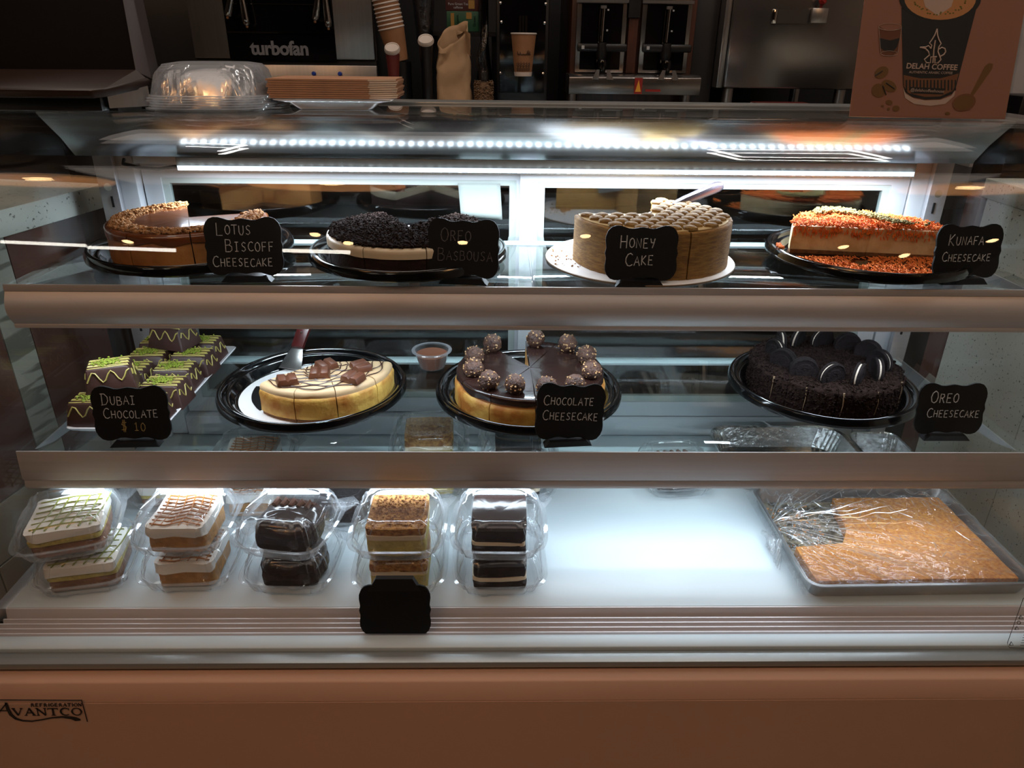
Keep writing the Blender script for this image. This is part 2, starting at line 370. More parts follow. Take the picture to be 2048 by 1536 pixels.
# shelves: two glass halves each, a metal price rail at the front, LED bar behind it
def shelf(z, y0, y1, rail_h, rounded):
    for a, b in ((-0.7105, -0.0012), (0.0012, 0.7105)):
        cpart('shelf_glass', MB().b2(a, b, y0+0.0025, y1, z-0.007, z-0.001), 'shelf_glass', bevel=0.0006)
    if rounded:
        pr = []; n = 10
        for i in range(n+1):
            t = i/n; pr.append((y0 - 0.010*sin(pi*t)*0.9, z - 0.010 - t*(rail_h-0.016)))
        pr = [(y0+0.002, z), (y0, z), (y0-0.0015, z-0.008)] + pr + [(y0-0.001, z-rail_h+0.004), (y0, z-rail_h), (y0+0.002, z-rail_h)]
        prr = pr + [(a+0.0018, b) for a, b in pr[::-1][1:-1]]
    else:
        prr = [(y0+0.002, z), (y0, z), (y0-0.004, z-0.042), (y0-0.001, z-0.046), (y0-0.003, z-rail_h+0.006), (y0-0.001, z-rail_h), (y0+0.002, z-rail_h)]
    xl = 0.712
    cpart('price_rail', MB().prism(prr, -xl, xl, 'x'), 'rail_metal', smooth=50)
    cpart('rail_return', MB().b2(-xl, xl, y0+0.0022, y0+0.010, z-rail_h, z-rail_h+0.0015), 'white_enamel')
    cpart('shelf_led_bar', MB().b2(-0.68, 0.68, y0+0.0045, y0+0.018, z-rail_h+0.0020, z-rail_h+0.009), 'led_bar')
    for sx in (-1, 1):
        cpart('shelf_bracket', MB().prism([(y0+0.02, z-0.0075), (1.236, z-0.0075), (1.236, z-0.045), (y0+0.06, z-0.018)], sx*0.698-0.0015, sx*0.698+0.0015, 'x'), 'aluminium')
    cpart('shelf_rear_rail', MB().b2(-0.69, 0.69, y1-0.030, y1-0.002, z-0.011, z-0.0075), 'white_enamel')
shelf(ZT, YT, 1.232, 0.062, True)
shelf(ZM, YM, 1.232, 0.059, False)
# maker's plate lettering on the base
mat('logo_ink', (22, 14, 12), 0.6)
def ribbon(mb, pts, ws, y=0.0, th=0.0006):
    """flat stroke of varying width in the xz plane"""
    P = [Vector((p[0], p[1])) for p in pts]; n = len(P); Lf = []; Rg = []
    for i in range(n):
        t = P[min(i+1, n-1)]-P[max(i-1, 0)]; t.normalize(); nn = Vector((-t.y, t.x)); w = ws[i] if isinstance(ws, (list, tuple)) else ws
        Lf.append(P[i]+nn*w/2); Rg.append(P[i]-nn*w/2)
    vs = [(q.x, y, q.y) for q in Lf] + [(q.x, y, q.y) for q in Rg] + [(q.x, y-th, q.y) for q in Lf] + [(q.x, y-th, q.y) for q in Rg]
    fs = [(i, i+1, n+i+1, n+i) for i in range(n-1)] + [(2*n+i, 3*n+i, 3*n+i+1, 2*n+i+1) for i in range(n-1)] + [(i, 2*n+i, 2*n+i+1, i+1) for i in range(n-1)] + [(n+i, n+i+1, 3*n+i+1, 3*n+i) for i in range(n-1)]
    fs += [(0, n, 3*n, 2*n), (n-1, 3*n-1, 4*n-1, 2*n-1)]
    return mb.add(vs, fs)
def arc(cx, cz, rx, rz, a0, a1, n=10): return [(cx+rx*cos(math.radians(a0+(a1-a0)*i/n)), cz+rz*sin(math.radians(a0+(a1-a0)*i/n))) for i in range(n+1)]
SER = {  # serif capitals: (points, thick?) in a unit box
 'A': [([(0.08, 0), (0.52, 1)], .08), ([(0.5, 1), (0.92, 0)], .17), ([(0.26, 0.36), (0.72, 0.36)], .06), ([(-.04, 0), (0.22, 0)], .05), ([(0.74, 0), (1.08, 0)], .05)],
 'V': [([(0.08, 1), (0.5, 0)], .17), ([(0.5, 0), (0.92, 1)], .08), ([(-.06, 1), (0.28, 1)], .05), ([(0.76, 1), (1.06, 1)], .05)],
 'N': [([(0.14, 0), (0.14, 1)], .08), ([(0.1, 1), (0.88, 0)], .16), ([(0.88, 0), (0.88, 1)], .08), ([(0, 0), (0.28, 0)], .05), ([(-.04, 1), (0.2, 1)], .05), ([(0.74, 1), (1.02, 1)], .05)],
 'T': [([(0.5, 0), (0.5, 1)], .17), ([(0.02, 0.96), (0.98, 0.96)], .08), ([(0.3, 0), (0.7, 0)], .05), ([(0.02, 1), (0.02, 0.78)], .05), ([(0.98, 1), (0.98, 0.78)], .05)],
 'C': [(arc(.55, .5, .46, .5, 50, 310, 14), [.07, .08, .1, .12, .15, .17, .17, .17, .16, .14, .12, .1, .09, .07, .06]), ([(0.9, 0.98), (0.9, 0.7)], .05)],
 'O': [(arc(.5, .5, .46, .5, 0, 360, 20), [.17-.09*abs(sin(2*pi*i/20)) for i in range(21)])],
 'R': [([(0.16, 0), (0.16, 1)], .14), (arc(.3, .74, .42, .24, 90, -90, 8), .1), ([(0.16, .98), (.32, .98)], .06), ([(.16, .5), (.32, .5)], .06), ([(0.4, 0.5), (0.86, 0)], .13), ([(0, 0), (.34, 0)], .05), ([(.74, 0), (1.0, 0)], .05)],
 'E': [([(0.18, 0), (0.18, 1)], .14), ([(0.05, .97), (0.84, .97)], .07), ([(0.18, .5), (0.66, .5)], .06), ([(0.05, .03), (0.9, .03)], .07)],
 'F': [([(0.18, 0), (0.18, 1)], .14), ([(0.05, .97), (0.84, .97)], .07), ([(0.18, .5), (0.66, .5)], .06), ([(0, .0), (0.4, .0)], .05)],
 'I': [([(0.5, 0), (0.5, 1)], .16), ([(.25, 0), (.75, 0)], .05), ([(.25, 1), (.75, 1)], .05)],
 'G': [(arc(.55, .5, .46, .5, 50, 320, 14), [.07, .08, .1, .12, .15, .17, .17, .17, .16, .14, .12, .1, .1, .1, .1]), ([(0.9, 0.08), (0.9, 0.42)], .12), ([(.68, .42), (1.02, .42)], .05)],
}
def serif(mb, s, x, z, hgt, wid, slant, adv=1.12, y=0.0):
    for ch in s:
        wd = wid*(0.55 if ch == 'I' else 1.0)
        for pts, w in SER[ch]:
            ww = [q*hgt for q in w] if isinstance(w, list) else w*hgt
            ribbon(mb, [(x+(px*wd)+pz*hgt*slant, z+pz*hgt) for px, pz in pts], ww, y)
        x += wd*adv
    return x
lg = MB(); base_y = 0.6675
def LP(u, v): p = PY(u, v, base_y); return (p.x, p.z)
ribbon(lg, [LP(-60, 1399), LP(163, 1400)], 0.0009, base_y); ribbon(lg, [LP(163, 1399), LP(175, 1443)], 0.0009, base_y); ribbon(lg, [LP(-60, 1443), LP(-60, 1399)], 0.0009, base_y)
a = LP(62, 1412.5); b_ = LP(156, 1412.5); serif(lg, 'REFRIGERATION', a[0], a[1], 0.0052, 0.0046, 0.22, 1.16, base_y)
a = LP(27, 1430.5); serif(lg, 'VANTCO', a[0], a[1], 0.0125, 0.0128, 0.12, 1.16, base_y)
ribbon(lg, [LP(-8, 1432), LP(13, 1406)], 0.0014, base_y); ribbon(lg, [LP(-2, 1421), LP(14, 1421)], 0.0010, base_y)
sw = [(12, 1405), (16, 1418), (22, 1429), (32, 1437), (46, 1441), (64, 1442), (84, 1439), (104, 1435), (124, 1433.5), (142, 1435), (152, 1438), (161, 1439)]
ribbon(lg, [LP(*p) for p in sw], [.003, .0042, .0044, .0036, .0022, .0016, .0014, .0016, .0024, .0046, .0066, .002], base_y)
cpart('maker_logo', lg, 'logo_ink', smooth=0, label='dark printed maker name with a swash on the tan base')
# printed warning label on the front glass, lower right corner
wl = MB()
def GL(u, v):   # point on the outer face of the straight front glass
    d = ray(u, v); n = Vector((0, -(1.140-0.592), (0.926-0.698))); p0 = Vector((0, 0.698, 0.592)); t = (p0-CAM).dot(n)/d.dot(n); return CAM + d*t
nrm = Vector((0, -(1.140-0.592), (0.926-0.698))).normalized()
def gstroke(pts, w):
    wl.tube([GL(*p) + nrm*0.0006 for p in pts], w, 4)
gstroke([(2046, 1196), (2014, 1286), (2018, 1295), (2048, 1296), (2110, 1297), (2112, 1196), (2046, 1196)], 0.00035)
for cx, cy in ((2041, 1234), (2033, 1256), (2022, 1287)):
    gstroke([(cx-4, cy+3), (cx, cy-4), (cx+4, cy+3), (cx-4, cy+3)], 0.0005)
gstroke([(2037+3.5*cos(i), 1245+3.5*sin(i)) for i in [k*pi/4 for k in range(9)]], 0.0004)
for i in range(11): gstroke([(2048-i*1.6+8, 1240+i*5), (2100, 1240+i*5)], 0.0004)
cpart('warning_label', wl, 'logo_ink', smooth=0, label='small printed warning notice on the front glass')
# taped paper on the rear glass
tp = MB().grid(lambda u, v: (-0.118+u*0.072+0.004*v, 1.2675-0.0008*sin(u*3), 1.092-v*0.056-0.006*u*v), 8, 6)
mat('tracing_paper', (142, 150, 146), 0.7)
po = obj('paper_note', tp, 'tracing_paper', smooth=60); tag(po, 'pale paper note taped to the rear sliding door glass', 'paper')
m_ = po.modifiers.new('t', 'SOLIDIFY'); m_.thickness = 0.0006

# ------------------------------------------------------------------ food materials
mat('crust', (120, 78, 44), 0.8, var=0.3, scale=120, bump=0.5, bscale=300)
mat('cheesecake_pale', (222, 200, 158), 0.6, var=0.06, scale=40, col2=(196, 160, 110), lo=0.3, hi=0.6, bump=0.25, bscale=150)
mat('cheesecake_lotus', (186, 130, 72), 0.5, col2=(140, 84, 40), scale=25, bump=0.2, bscale=120)
mat('cheesecake_gold', (228, 188, 96), 0.55, col2=(176, 112, 44), scale=30, bump=0.3, bscale=140)
mat('caramel', (112, 62, 30), 0.16, col2=(92, 48, 24), scale=18, coat=0.5, bump=0.12, bscale=30)
mat('biscuit_crumb', (160, 112, 64), 0.85, var=0.3, scale=200, bump=0.5, bscale=500)
mat('dark_sponge', (40, 24, 19), 0.85, spec=0.25, var=0.3, scale=90, bump=0.5, bscale=260)
mat('dark_crumb', (38, 28, 25), 1.0, spec=0.05, var=0.4, scale=200, bump=0.5, bscale=500)
mat('cream', (226, 208, 178), 0.45, var=0.04, scale=40, bump=0.2, bscale=60)
mat('beige_cream', (212, 180, 138), 0.45, var=0.04, scale=40, bump=0.2, bscale=60)
mat('white_cream', (238, 234, 226), 0.45, var=0.03, scale=40, bump=0.2, bscale=60)
mat('honey_side', (156, 114, 50), 0.8, col2=(120, 82, 32), scale=60, stretch=(1, 1, 6), bump=0.6, bscale=200)
mat('honey_tile', (150, 114, 54), 0.8, col2=(116, 82, 36), scale=70, bump=0.6, bscale=260)
mat('honey_cream', (206, 178, 128), 0.7)
mat('kunafa', (236, 130, 46), 0.8, col2=(210, 92, 26), scale=160, bump=0.8, bscale=380)
mat('pistachio_crumb', (126, 112, 62), 0.85, var=0.35, scale=250, bump=0.5, bscale=500)
mat('choc_glaze', (44, 27, 23), 0.20, var=0.12, scale=22, coat=0.35, bump=0.25, bscale=26)
mat('choc_milk', (98, 58, 40), 0.35, var=0.08, scale=60)
mat('choc_dark', (62, 40, 35), 0.42, var=0.12, scale=50, bump=0.1, bscale=120)
mat('choc_drizzle', (62, 34, 26), 0.3)
mat('mousse', (176, 118, 78), 0.5, var=0.1, scale=50)
mat('nutty_choc', (98, 66, 50), 0.5, col2=(58, 36, 29), scale=150, bump=1.0, bscale=260)
mat('nut_bit', (190, 150, 104), 0.5, var=0.2, scale=300)
mat('biscuit_black', (30, 24, 24), 0.8, spec=0.15, var=0.25, scale=200, bump=0.6, bscale=600)
mat('seam_cream', (140, 116, 88), 0.7); mat('biscuit_cream', (205, 190, 172), 0.6)
mat('pistachio_drizzle', (180, 166, 90), 0.4, var=0.12, scale=100)
mat('pistachio_bright', (132, 146, 40), 0.7, var=0.3, scale=400, bump=0.4, bscale=500)
mat('green_drizzle', (132, 136, 44), 0.35); mat('caramel_drizzle', (176, 112, 50), 0.3)
mat('sponge_yellow', (196, 178, 104), 0.8, var=0.15, scale=90, bump=0.5, bscale=240)
mat('sponge_pink', (140, 100, 78), 0.8, var=0.15, scale=90, bump=0.5, bscale=240)
mat('sponge_tan', (176, 128, 74), 0.8, var=0.2, scale=90, bump=0.5, bscale=240)
mat('lotus_top', (198, 146, 78), 0.85, col2=(140, 86, 40), scale=160, bump=0.9, bscale=320)
mat('basbousa', (208, 142, 58), 0.6, col2=(172, 98, 28), scale=240, bump=0.35, bscale=700, detail=6)
mat('pan_residue', (150, 138, 112), 0.4, metal=0.25, col2=(72, 62, 46), scale=60, lo=0.42, hi=0.6, detail=8)
mat('pan_metal', (168, 166, 164), 0.32, 0.9, var=0.08, scale=6)
mat('foil', (214, 214, 214), 0.22, 1.0, bump=0.5, bscale=60)
mat('sauce', (116, 70, 48), 0.3); mat('handle_red', (74, 20, 18), 0.35, var=0.2, scale=20)
mat('porcelain', (240, 238, 240), 0.2, coat=0.3)

def wob(mb, amp, sc_, seed=0.0):
    out = []
    for v in mb.v:
        p = Vector(v)*sc_ + Vector((seed, seed*1.7, seed*.3)); d = noise.noise_vector(p)
        out.append((v[0]+d.x*amp, v[1]+d.y*amp, v[2]+d.z*amp))
    mb.v = out; return mb
def sector(R, z0, z1, a0, a1, edge=0.004, n=None, nz=3, rin=0.0015, bulge=0.0, wav=None):
    """solid wedge of a round cake; angles in degrees"""
    a0, a1 = math.radians(a0), math.radians(a1); n = n or max(4, int((a1-a0)/0.10))
    prof = [(rin, z0), (R*0.5, z0)] + [(R, z0+(z1-edge-z0)*i/nz) for i in range(nz+1)] + [(R-edge*.3, z1-edge*.3), (R-edge, z1), (R*.72, z1+bulge), (R*.4, z1+bulge), (rin, z1+bulge)]
    mb = MB(); k = len(prof)
    for i in range(n+1):
        a = a0+(a1-a0)*i/n
        for j, (r, z) in enumerate(prof):
            if wav and 2 <= j <= 2+nz:
                z = z + (wav(a) if j == 2 else wav(a)*(1-(j-2)/nz))
            if wav and j < 2: z = z + 0.0
            mb.v.append((r*cos(a), r*sin(a), z))
    for i in range(n):
        for q in range(k-1): mb.f.append((i*k+q, (i+1)*k+q, (i+1)*k+q+1, i*k+q+1))
        mb.f.append((i*k, i*k+k-1, (i+1)*k+k-1, (i+1)*k))
    mb.f.append(tuple(range(k))); mb.f.append(tuple(n*k+q for q in range(k))[::-1])
    return mb
def crumbs(mb, n, fn, r0, r1, rnd, sq=0.8):
    for i in range(n):
        p = fn(rnd)
        if p: mb.ico(p, r0+(r1-r0)*rnd.random(), sq, 0.35, rnd)
    return mb
def ring_pt(ra, rb, a0, a1, z, dz=0.002, ex=1.0):
    def f(rnd):
        a = math.radians(a0+(a1-a0)*rnd.random()); r = ra+(rb-ra)*rnd.random()**ex
        return (r*cos(a), r*sin(a), z+dz*rnd.random())
    return f

# ------------------------------------------------------------------ black round trays
def tray_mesh():
    R = 0.148
    p = [(0, 0.0), (0.118, 0.0), (0.122, 0.002), (0.128, 0.014), (0.131, 0.016), (0.133, 0.0145), (0.136, 0.0195), (0.139, 0.021), (0.141, 0.0195), (0.1435, 0.022), (0.147, 0.021), (R, 0.0165), (R, 0.011), (0.1465, 0.011), (0.1462, 0.018), (0.143, 0.0203), (0.1368, 0.0185), (0.1335, 0.0130), (0.1300, 0.0125), (0.1245, 0.0035), (0.119, 0.0016), (0, 0.0016)]
    # profile: underside first, then back over the top
    q = [(0, 0), (0.1185, 0), (0.1225, 0.0016), (0.1275, 0.0125), (0.132, 0.0135), (0.1362, 0.0185), (0.1425, 0.0205), (0.1468, 0.0105), (0.1480, 0.0105), (0.1480, 0.0170), (0.1450, 0.0225), (0.1415, 0.0215), (0.1395, 0.0228), (0.1360, 0.0210), (0.1335, 0.0160), (0.1305, 0.0165), (0.1265, 0.0148), (0.1215, 0.0035), (0.1180, 0.0018), (0, 0.0018)]
    return MB().lathe(q, 96, caps=False)
tray_me = None
def black_tray(x, y, z, label):
    global tray_me
    if tray_me is None:
        o = obj('cake_tray', tray_mesh(), 'tray_black', smooth=50); tray_me = o.data
    else:
        o = bpy.data.objects.new('cake_tray', tray_me); C.objects.link(o)
    o.location = (x, y, z); tag(o, label, 'tray', 'round black cake trays'); return o
EPS = 0.0005
TR = {'lotus': (-0.5136, 1.0976, ZT), 'basb': (-0.1834, 1.0800, ZT), 'kunafa': (0.515, 1.084, ZT), 'kit': (-0.3441, 1.0551, ZM), 'ferr': (0.0003, 1.0484, ZM), 'oreo': (0.4822, 1.0713, ZM)}
TL = {'lotus': 'round black tray under the caramel biscuit cheesecake', 'basb': 'round black tray under the cake with loose dark crumbs', 'kunafa': 'round black tray strewn with orange shreds', 'kit': 'round black tray with a white board and half its cheesecake gone', 'ferr': 'round black tray under the cheesecake with nutty chocolate balls', 'oreo': 'round black tray under the cake ringed with sandwich cookies'}
for k, (x, y, z) in TR.items(): black_tray(x, y, z, TL[k])
CB = 0.0022   # cake base above shelf (tray floor)

def slices(cake, R, layers, cuts, gapmm=0.0007, names=('slice',), wavs=None, wobble=0.0006):
    """each slice: first layer is the slice part, further layers its sub-parts"""
    for a0, a1 in cuts:
        g = math.degrees(gapmm/R)
        par = None
        for li, (nm, m, r, z0, z1, edge, bulge) in enumerate(layers):
            mb = sector(r, z0, z1, a0+g, a1-g, edge, bulge=bulge, wav=(wavs or {}).get(nm))
            if wobble: wob(mb, wobble, 45, a0)
            o = obj('slice' if li == 0 else nm, mb, m, cake if li == 0 else par, smooth=45)
            if li == 0: par = o
def cutlist(a0, a1, n): return [(a0+(a1-a0)*i/n, a0+(a1-a0)*(i+1)/n) for i in range(n)]

# --- caramel biscuit cheesecake (top shelf, far left)
x, y, z = TR['lotus']; rnd = random.Random(1)
ck = thing('cheesecake', 'caramel glazed cheesecake rimmed with biscuit crumbs, a wedge missing', 'cheesecake', (x, y, z+CB), 0, 'round cakes on trays')
drip = lambda a: 0.006*noise.noise(Vector((a*4, 1, 0))) - 0.002
slices(ck, 0.113, [('slice', 'crust', 0.112, 0.0, 0.007, 0.001, 0), ('filling', 'cheesecake_lotus', 0.113, 0.0072, 0.0475, 0.004, 0), ('glaze', 'caramel', 0.1145, 0.044, 0.0555, 0.005, 0.0005)], cutlist(112, 382, 6), wavs={'glaze': drip})
m1 = MB()
def ringc(rnd):
    a = math.radians(112+270*rnd.random()); r = 0.106 - 0.030*rnd.random()**1.6 + 0.004*noise.noise(Vector((a*3, 0, 0)))
    return (r*cos(a), r*sin(a), 0.0560+0.006*rnd.random()*max(0.2, 1-abs(r-0.095)/0.02))
crumbs(m1, 1700, ringc, 0.0011, 0.0030, rnd)
obj('crumb_ring', m1, 'biscuit_crumb', ck, kind='stuff', smooth=0)

# --- dark crumb cake (top shelf, second)
x, y, z = TR['basb']; rnd = random.Random(2)
ck = thing('layer_cake', 'dark sponge cake with a cream band and loose black crumbs on top', 'cake', (x, y, z+CB), 0, 'round cakes on trays')
slices(ck, 0.118, [('slice', 'dark_sponge', 0.118, 0.0, 0.0300, 0.002, 0), ('cream_band', 'cream', 0.1195, 0.0302, 0.0440, 0.004, 0.002)], cutlist(118, 416, 7))
obj('crumb_bed', sector(0.1135, 0.0464, 0.0476, 118.5, 415.5, 0.0004, nz=1), 'dark_crumb', ck)
m1 = MB()
def topc(rnd):
    a = math.radians(118+298*rnd.random()); r = 0.117*sqrt(rnd.random())
    return (r*cos(a), r*sin(a), 0.0455+0.006*rnd.random()*(1-0.5*(r/0.117)**4))
for i in range(4200):
    p = topc(rnd); r = 0.0009+0.0016*rnd.random()
    m1.ico(p, r, 0.8, 0.5, rnd)
obj('crumb_topping', m1, 'dark_crumb', ck, kind='stuff', smooth=0)

# --- honey cake on its white board
bx_, by_ = 0.1675, 1.0905
bd = thing('cake_board', 'round white cardboard cake board with crumbs under the tall honey cake', 'cake board', (bx_, by_, ZT))
mb = MB().lathe([(0, 0), (0.1410, 0), (0.1425, 0.0008), (0.1430, 0.0024), (0.1422, 0.0034), (0, 0.0034)], 72, caps=False)
obj('board', mb, 'cake_board', bd, smooth=40)
obj('board_edge', MB().lathe([(0.1431, 0.0004), (0.1436, 0.0012), (0.1436, 0.0026), (0.1431, 0.0030)], 72, caps=False), 'card_edge', bd, smooth=40)
m1 = MB(); rnd = random.Random(3)
crumbs(m1, 70, lambda r: (-0.085-0.05*r.random(), 0.05-0.11*r.random(), 0.0044), 0.0006, 0.0019, rnd, 0.6)
for q in range(5): m1.box((-0.095+0.02*rnd.random(), -0.02+0.04*rnd.random(), 0.0054), (0.010, 0.006, 0.004), rnd.random()*3)
obj('crumbs', m1, 'biscuit_crumb', bd, kind='stuff', smooth=0)
hz = ZT+0.0039; rnd = random.Random(4)
ck = thing('honey_cake', 'tall honey cake with a tiled crumb top, its rear left quarter cut away', 'cake', (0.181, 1.083, hz), 0, 'round cakes on trays')
HR, HH = 0.1165, 0.066
for a0, a1 in [(180, 232), (232, 286), (286, 340), (340, 395), (395, 440)]:
    mb = sector(HR, 0, HH, a0+0.5, a1-0.5, 0.003, nz=6, n=12); wob(mb, 0.0011, 90, a0)
    s_ = obj('slice', mb, 'honey_side', ck, smooth=50)
    obj('cream_layer', sector(HR-0.006, HH+0.0002, HH+0.0014, a0+0.8, a1-0.8, 0.0005, nz=1), 'honey_cream', s_)
hexr = 0.0125
def hextile(cx, cy):
    pts = [(cx+hexr*0.90*cos(pi/6+k*pi/3), cy+hexr*0.90*sin(pi/6+k*pi/3)) for k in range(6)]
    mb = MB(); n = 6
    vs = [(a, b, HH+0.0016) for a, b in pts] + [(cx+(a-cx)*0.92, cy+(b-cy)*0.92, HH+0.0045) for a, b in pts] + [(cx+(a-cx)*0.6, cy+(b-cy)*0.6, HH+0.0060) for a, b in pts]
    mb.add(vs, [(i, (i+1) % 6, 6+(i+1) % 6, 6+i) for i in range(6)] + [(6+i, 6+(i+1) % 6, 12+(i+1) % 6, 12+i) for i in range(6)] + [tuple(range(12, 18)), tuple(range(6))[::-1]])
    return wob(mb, 0.0008, 120, cx*50)
for i in range(-7, 8):
    for j in range(-7, 8):
        cx = (i+0.5*(j % 2))*hexr*1.78; cy = j*hexr*1.55
        r = math.hypot(cx, cy); an = math.degrees(atan2(cy, cx)) % 360
        if r < HR-0.008 and not (74 < an < 184 and r > 0.004) and r > 0.012:
            obj('crumb_tile', hextile(cx, cy), 'honey_tile', ck, smooth=40)

# --- kunafa cheesecake (half left)
x, y, z = TR['kunafa']; rnd = random.Random(5)
ck = thing('kunafa_cheesecake', 'half cheesecake with bright orange shredded pastry and chopped pistachio on top', 'cheesecake', (0.527, 1.108, z+CB), math.radians(-9), 'round cakes on trays')
KR = 0.115
slices(ck, KR, [('slice', 'crust', KR-0.001, 0, 0.006, 0.001, 0), ('filling', 'cheesecake_pale', KR, 0.0062, 0.043, 0.004, 0)], [(0, 60), (60, 95), (95, 180)])
m1 = MB(); m2 = MB()
for i in range(2600):
    a = pi*rnd.random(); r = KR*sqrt(rnd.random()); px, py = r*cos(a), r*sin(a)-0.002
    zz = 0.0435+0.009*(0.6+0.4*noise.noise(Vector((px*40, py*40, 0))))*rnd.random()
    L_ = 0.004+0.006*rnd.random(); t = rnd.random()*pi; d = (cos(t)*L_/2, sin(t)*L_/2, (rnd.random()-.5)*0.004)
    m1.tube([(px-d[0], py-d[1], zz-d[2]), (px+d[0], py+d[1], zz+d[2]+0.001)], 0.0009, 4)
for i in range(260):   # shreds falling over the cut face
    px = -KR+2*KR*rnd.random(); zz = 0.030+0.014*rnd.random()**0.6; m1.tube([(px, -0.002, zz), (px+0.004*(rnd.random()-.5), -0.0028, zz-0.005)], 0.0008, 4)
obj('pastry_shreds', m1, 'kunafa', ck, kind='stuff', smooth=0)
def pist(rnd):
    t = rnd.random(); px = -KR*0.62+KR*1.35*t; py = 0.052+0.035*sin(t*5.2+0.3)*(1)-0.040*max(0, t-0.55)*2.2+0.020*(rnd.random()-.5)*1.6
    if math.hypot(px, py) > KR-0.004 or py < 0.002: return None
    return (px, py, 0.052+0.004*rnd.random())
crumbs(m2, 1100, pist, 0.0010, 0.0027, rnd)
obj('pistachio_pieces', m2, 'pistachio_crumb', ck, kind='stuff', smooth=0)
m1 = MB()
for i in range(1500):
    a = -pi*rnd.random(); r = 0.117*sqrt(rnd.random()); px, py = r*cos(a), r*sin(a)
    if noise.noise(Vector((px*22, py*22, 3))) < -0.28: continue
    zz = 0.0026+0.002*rnd.random(); t = rnd.random()*pi; L_ = 0.003+0.005*rnd.random()
    if py > -0.002+0.02: continue
    m1.tube([(px-cos(t)*L_/2, py-sin(t)*L_/2+0.018, zz), (px+cos(t)*L_/2, py+sin(t)*L_/2+0.018, zz+0.001)], 0.0008, 4)
sh = obj('loose_shreds', m1, 'kunafa', None, kind='stuff', smooth=0, loc=(x, y-0.004, z))
tag(sh, 'loose orange pastry shreds scattered on the front of the black tray', 'crumbs')
m1 = MB(); crumbs(m1, 60, lambda r: (-0.138+0.008*r.random(), 0.0+0.02*(r.random()-.5), 0.0225+0.003*r.random()), 0.0010, 0.0024, rnd)
sh = obj('red_crumbs', m1, 'kunafa', None, kind='stuff', smooth=0, loc=(x, y, z)); tag(sh, 'small clump of dark red crumbs on the left rim of the black tray', 'crumbs')

# --- cheesecake with chocolate bar chunks (middle shelf left)
x, y, z = TR['kit']; rnd = random.Random(6)
cb = obj('paper_liner', MB().lathe([(0, 0), (0.1160, 0), (0.1160, 0.0008), (0, 0.0008)], 64, caps=False), 'paper_white', loc=(x, y, z+0.0021)); tag(cb, 'round white paper liner on the black tray beside the half cheesecake', 'liner')
dk = obj('dark_liner', wob(sector(0.112, 0, 0.0006, 176, 224, 0.0002, nz=1, n=10), 0.0004, 60), 'chalkboard', loc=(x+0.012, y+0.014, z+0.0034)); tag(dk, 'black smeared wedge where slices were taken from the white liner', 'liner')
ck = thing('chunk_cheesecake', 'half a golden cheesecake with beige cream, chocolate drizzle and bar chunks', 'cheesecake', (-0.327, 1.060, z+0.0034), 0, 'round cakes on trays')
dr2 = lambda a: 0.009*noise.noise(Vector((a*5, 5, 0))) - 0.001
slices(ck, 0.111, [('slice', 'crust', 0.1085, 0.0, 0.006, 0.001, 0), ('filling', 'cheesecake_gold', 0.111, 0.0062, 0.041, 0.006, 0), ('cream_topping', 'beige_cream', 0.1085, 0.038, 0.0500, 0.006, 0.001)], [(-136, -100), (-100, -68), (-68, -32), (-32, 4)], wavs={'cream_topping': dr2}, wobble=0.0009)
m1 = MB()
for i in range(10):
    base = 0.022+0.0085*i; pts = []; ph = rnd.random()*6
    for k in range(61):
        f_ = k/60; a = math.radians(-134+136*f_); r = base+0.0034*sin(f_*26+ph)+0.0015*noise.noise(Vector((f_*9, i, 0)))
        r = min(r, 0.103); pts.append((r*cos(a), r*sin(a), 0.0516+0.0003*sin(k)))
    m1.tube(pts, 0.0009, 4)
obj('chocolate_drizzle', m1, 'choc_drizzle', ck, smooth=60)
def chunk(px, py, rz, n=2):
    K = 0.0140*n/2
    o = obj('chocolate_chunk', MB().prism([(-K-0.002, 0), (K+0.002, 0), (K-0.001, 0.010), (0.0028, 0.010), (0.0, 0.0064), (-0.0028, 0.010), (-K+0.001, 0.010)], -0.012, 0.012, 'y'), 'choc_milk', ck, bevel=0.0008, loc=(px+0.327, py-1.060, 0.0518), rot=(0.06*rnd.random(), 0.06*rnd.random(), rz))
    return o
for px, py, rz in [(-0.362, 0.982, 0.4), (-0.320, 1.008, 0.15), (-0.266, 0.992, -0.45), (-0.262, 1.034, -0.9), (-0.316, 1.038, 0.7)]: chunk(px, py, rz)

# cake server on that tray
sp = thing('cake_server', 'cake server with dark red handle and steel blade resting on black tray', 'cake server')
a = PZ(580, 738, ZM+0.007); b = PY(596, 692, a.y+0.040); c_ = PY(614, 640, a.y+0.085)
dv = (b-a).normalized(); sd = Vector((1, 0, 0)); sd = (sd - dv*sd.dot(dv)).normalized(); nn = dv.cross(sd)
def strap(pts, hw, th):
    mb = MB(); n = len(pts)
    for p, w in zip(pts, hw):
        for q in ((-w, -th), (w, -th), (w, th), (-w, th)): mb.v.append(tuple(p + sd*q[0] + nn*q[1]))
    for i in range(n-1):
        for q in range(4): mb.f.append((i*4+q, i*4+(q+1) % 4, i*4+4+(q+1) % 4, i*4+4+q))
    mb.f.append((0, 1, 2, 3)); mb.f.append(tuple((n-1)*4+q for q in range(4))[::-1]); return mb
obj('blade', strap([a, a.lerp(b, 0.5), b], [0.0195, 0.015, 0.0085], 0.0007), 'steel', sp, bevel=0.0003)
hd = obj('handle', strap([b-dv*0.004, b.lerp(c_, 0.5), c_], [0.0105, 0.0110, 0.0120], 0.005), 'handle_red', sp, bevel=0.002)
obj('rivet', MB().ico(b.lerp(c_, 0.45)-nn*0.0048*(1 if nn.y < 0 else -1)*-1, 0.0026), 'chrome', hd)

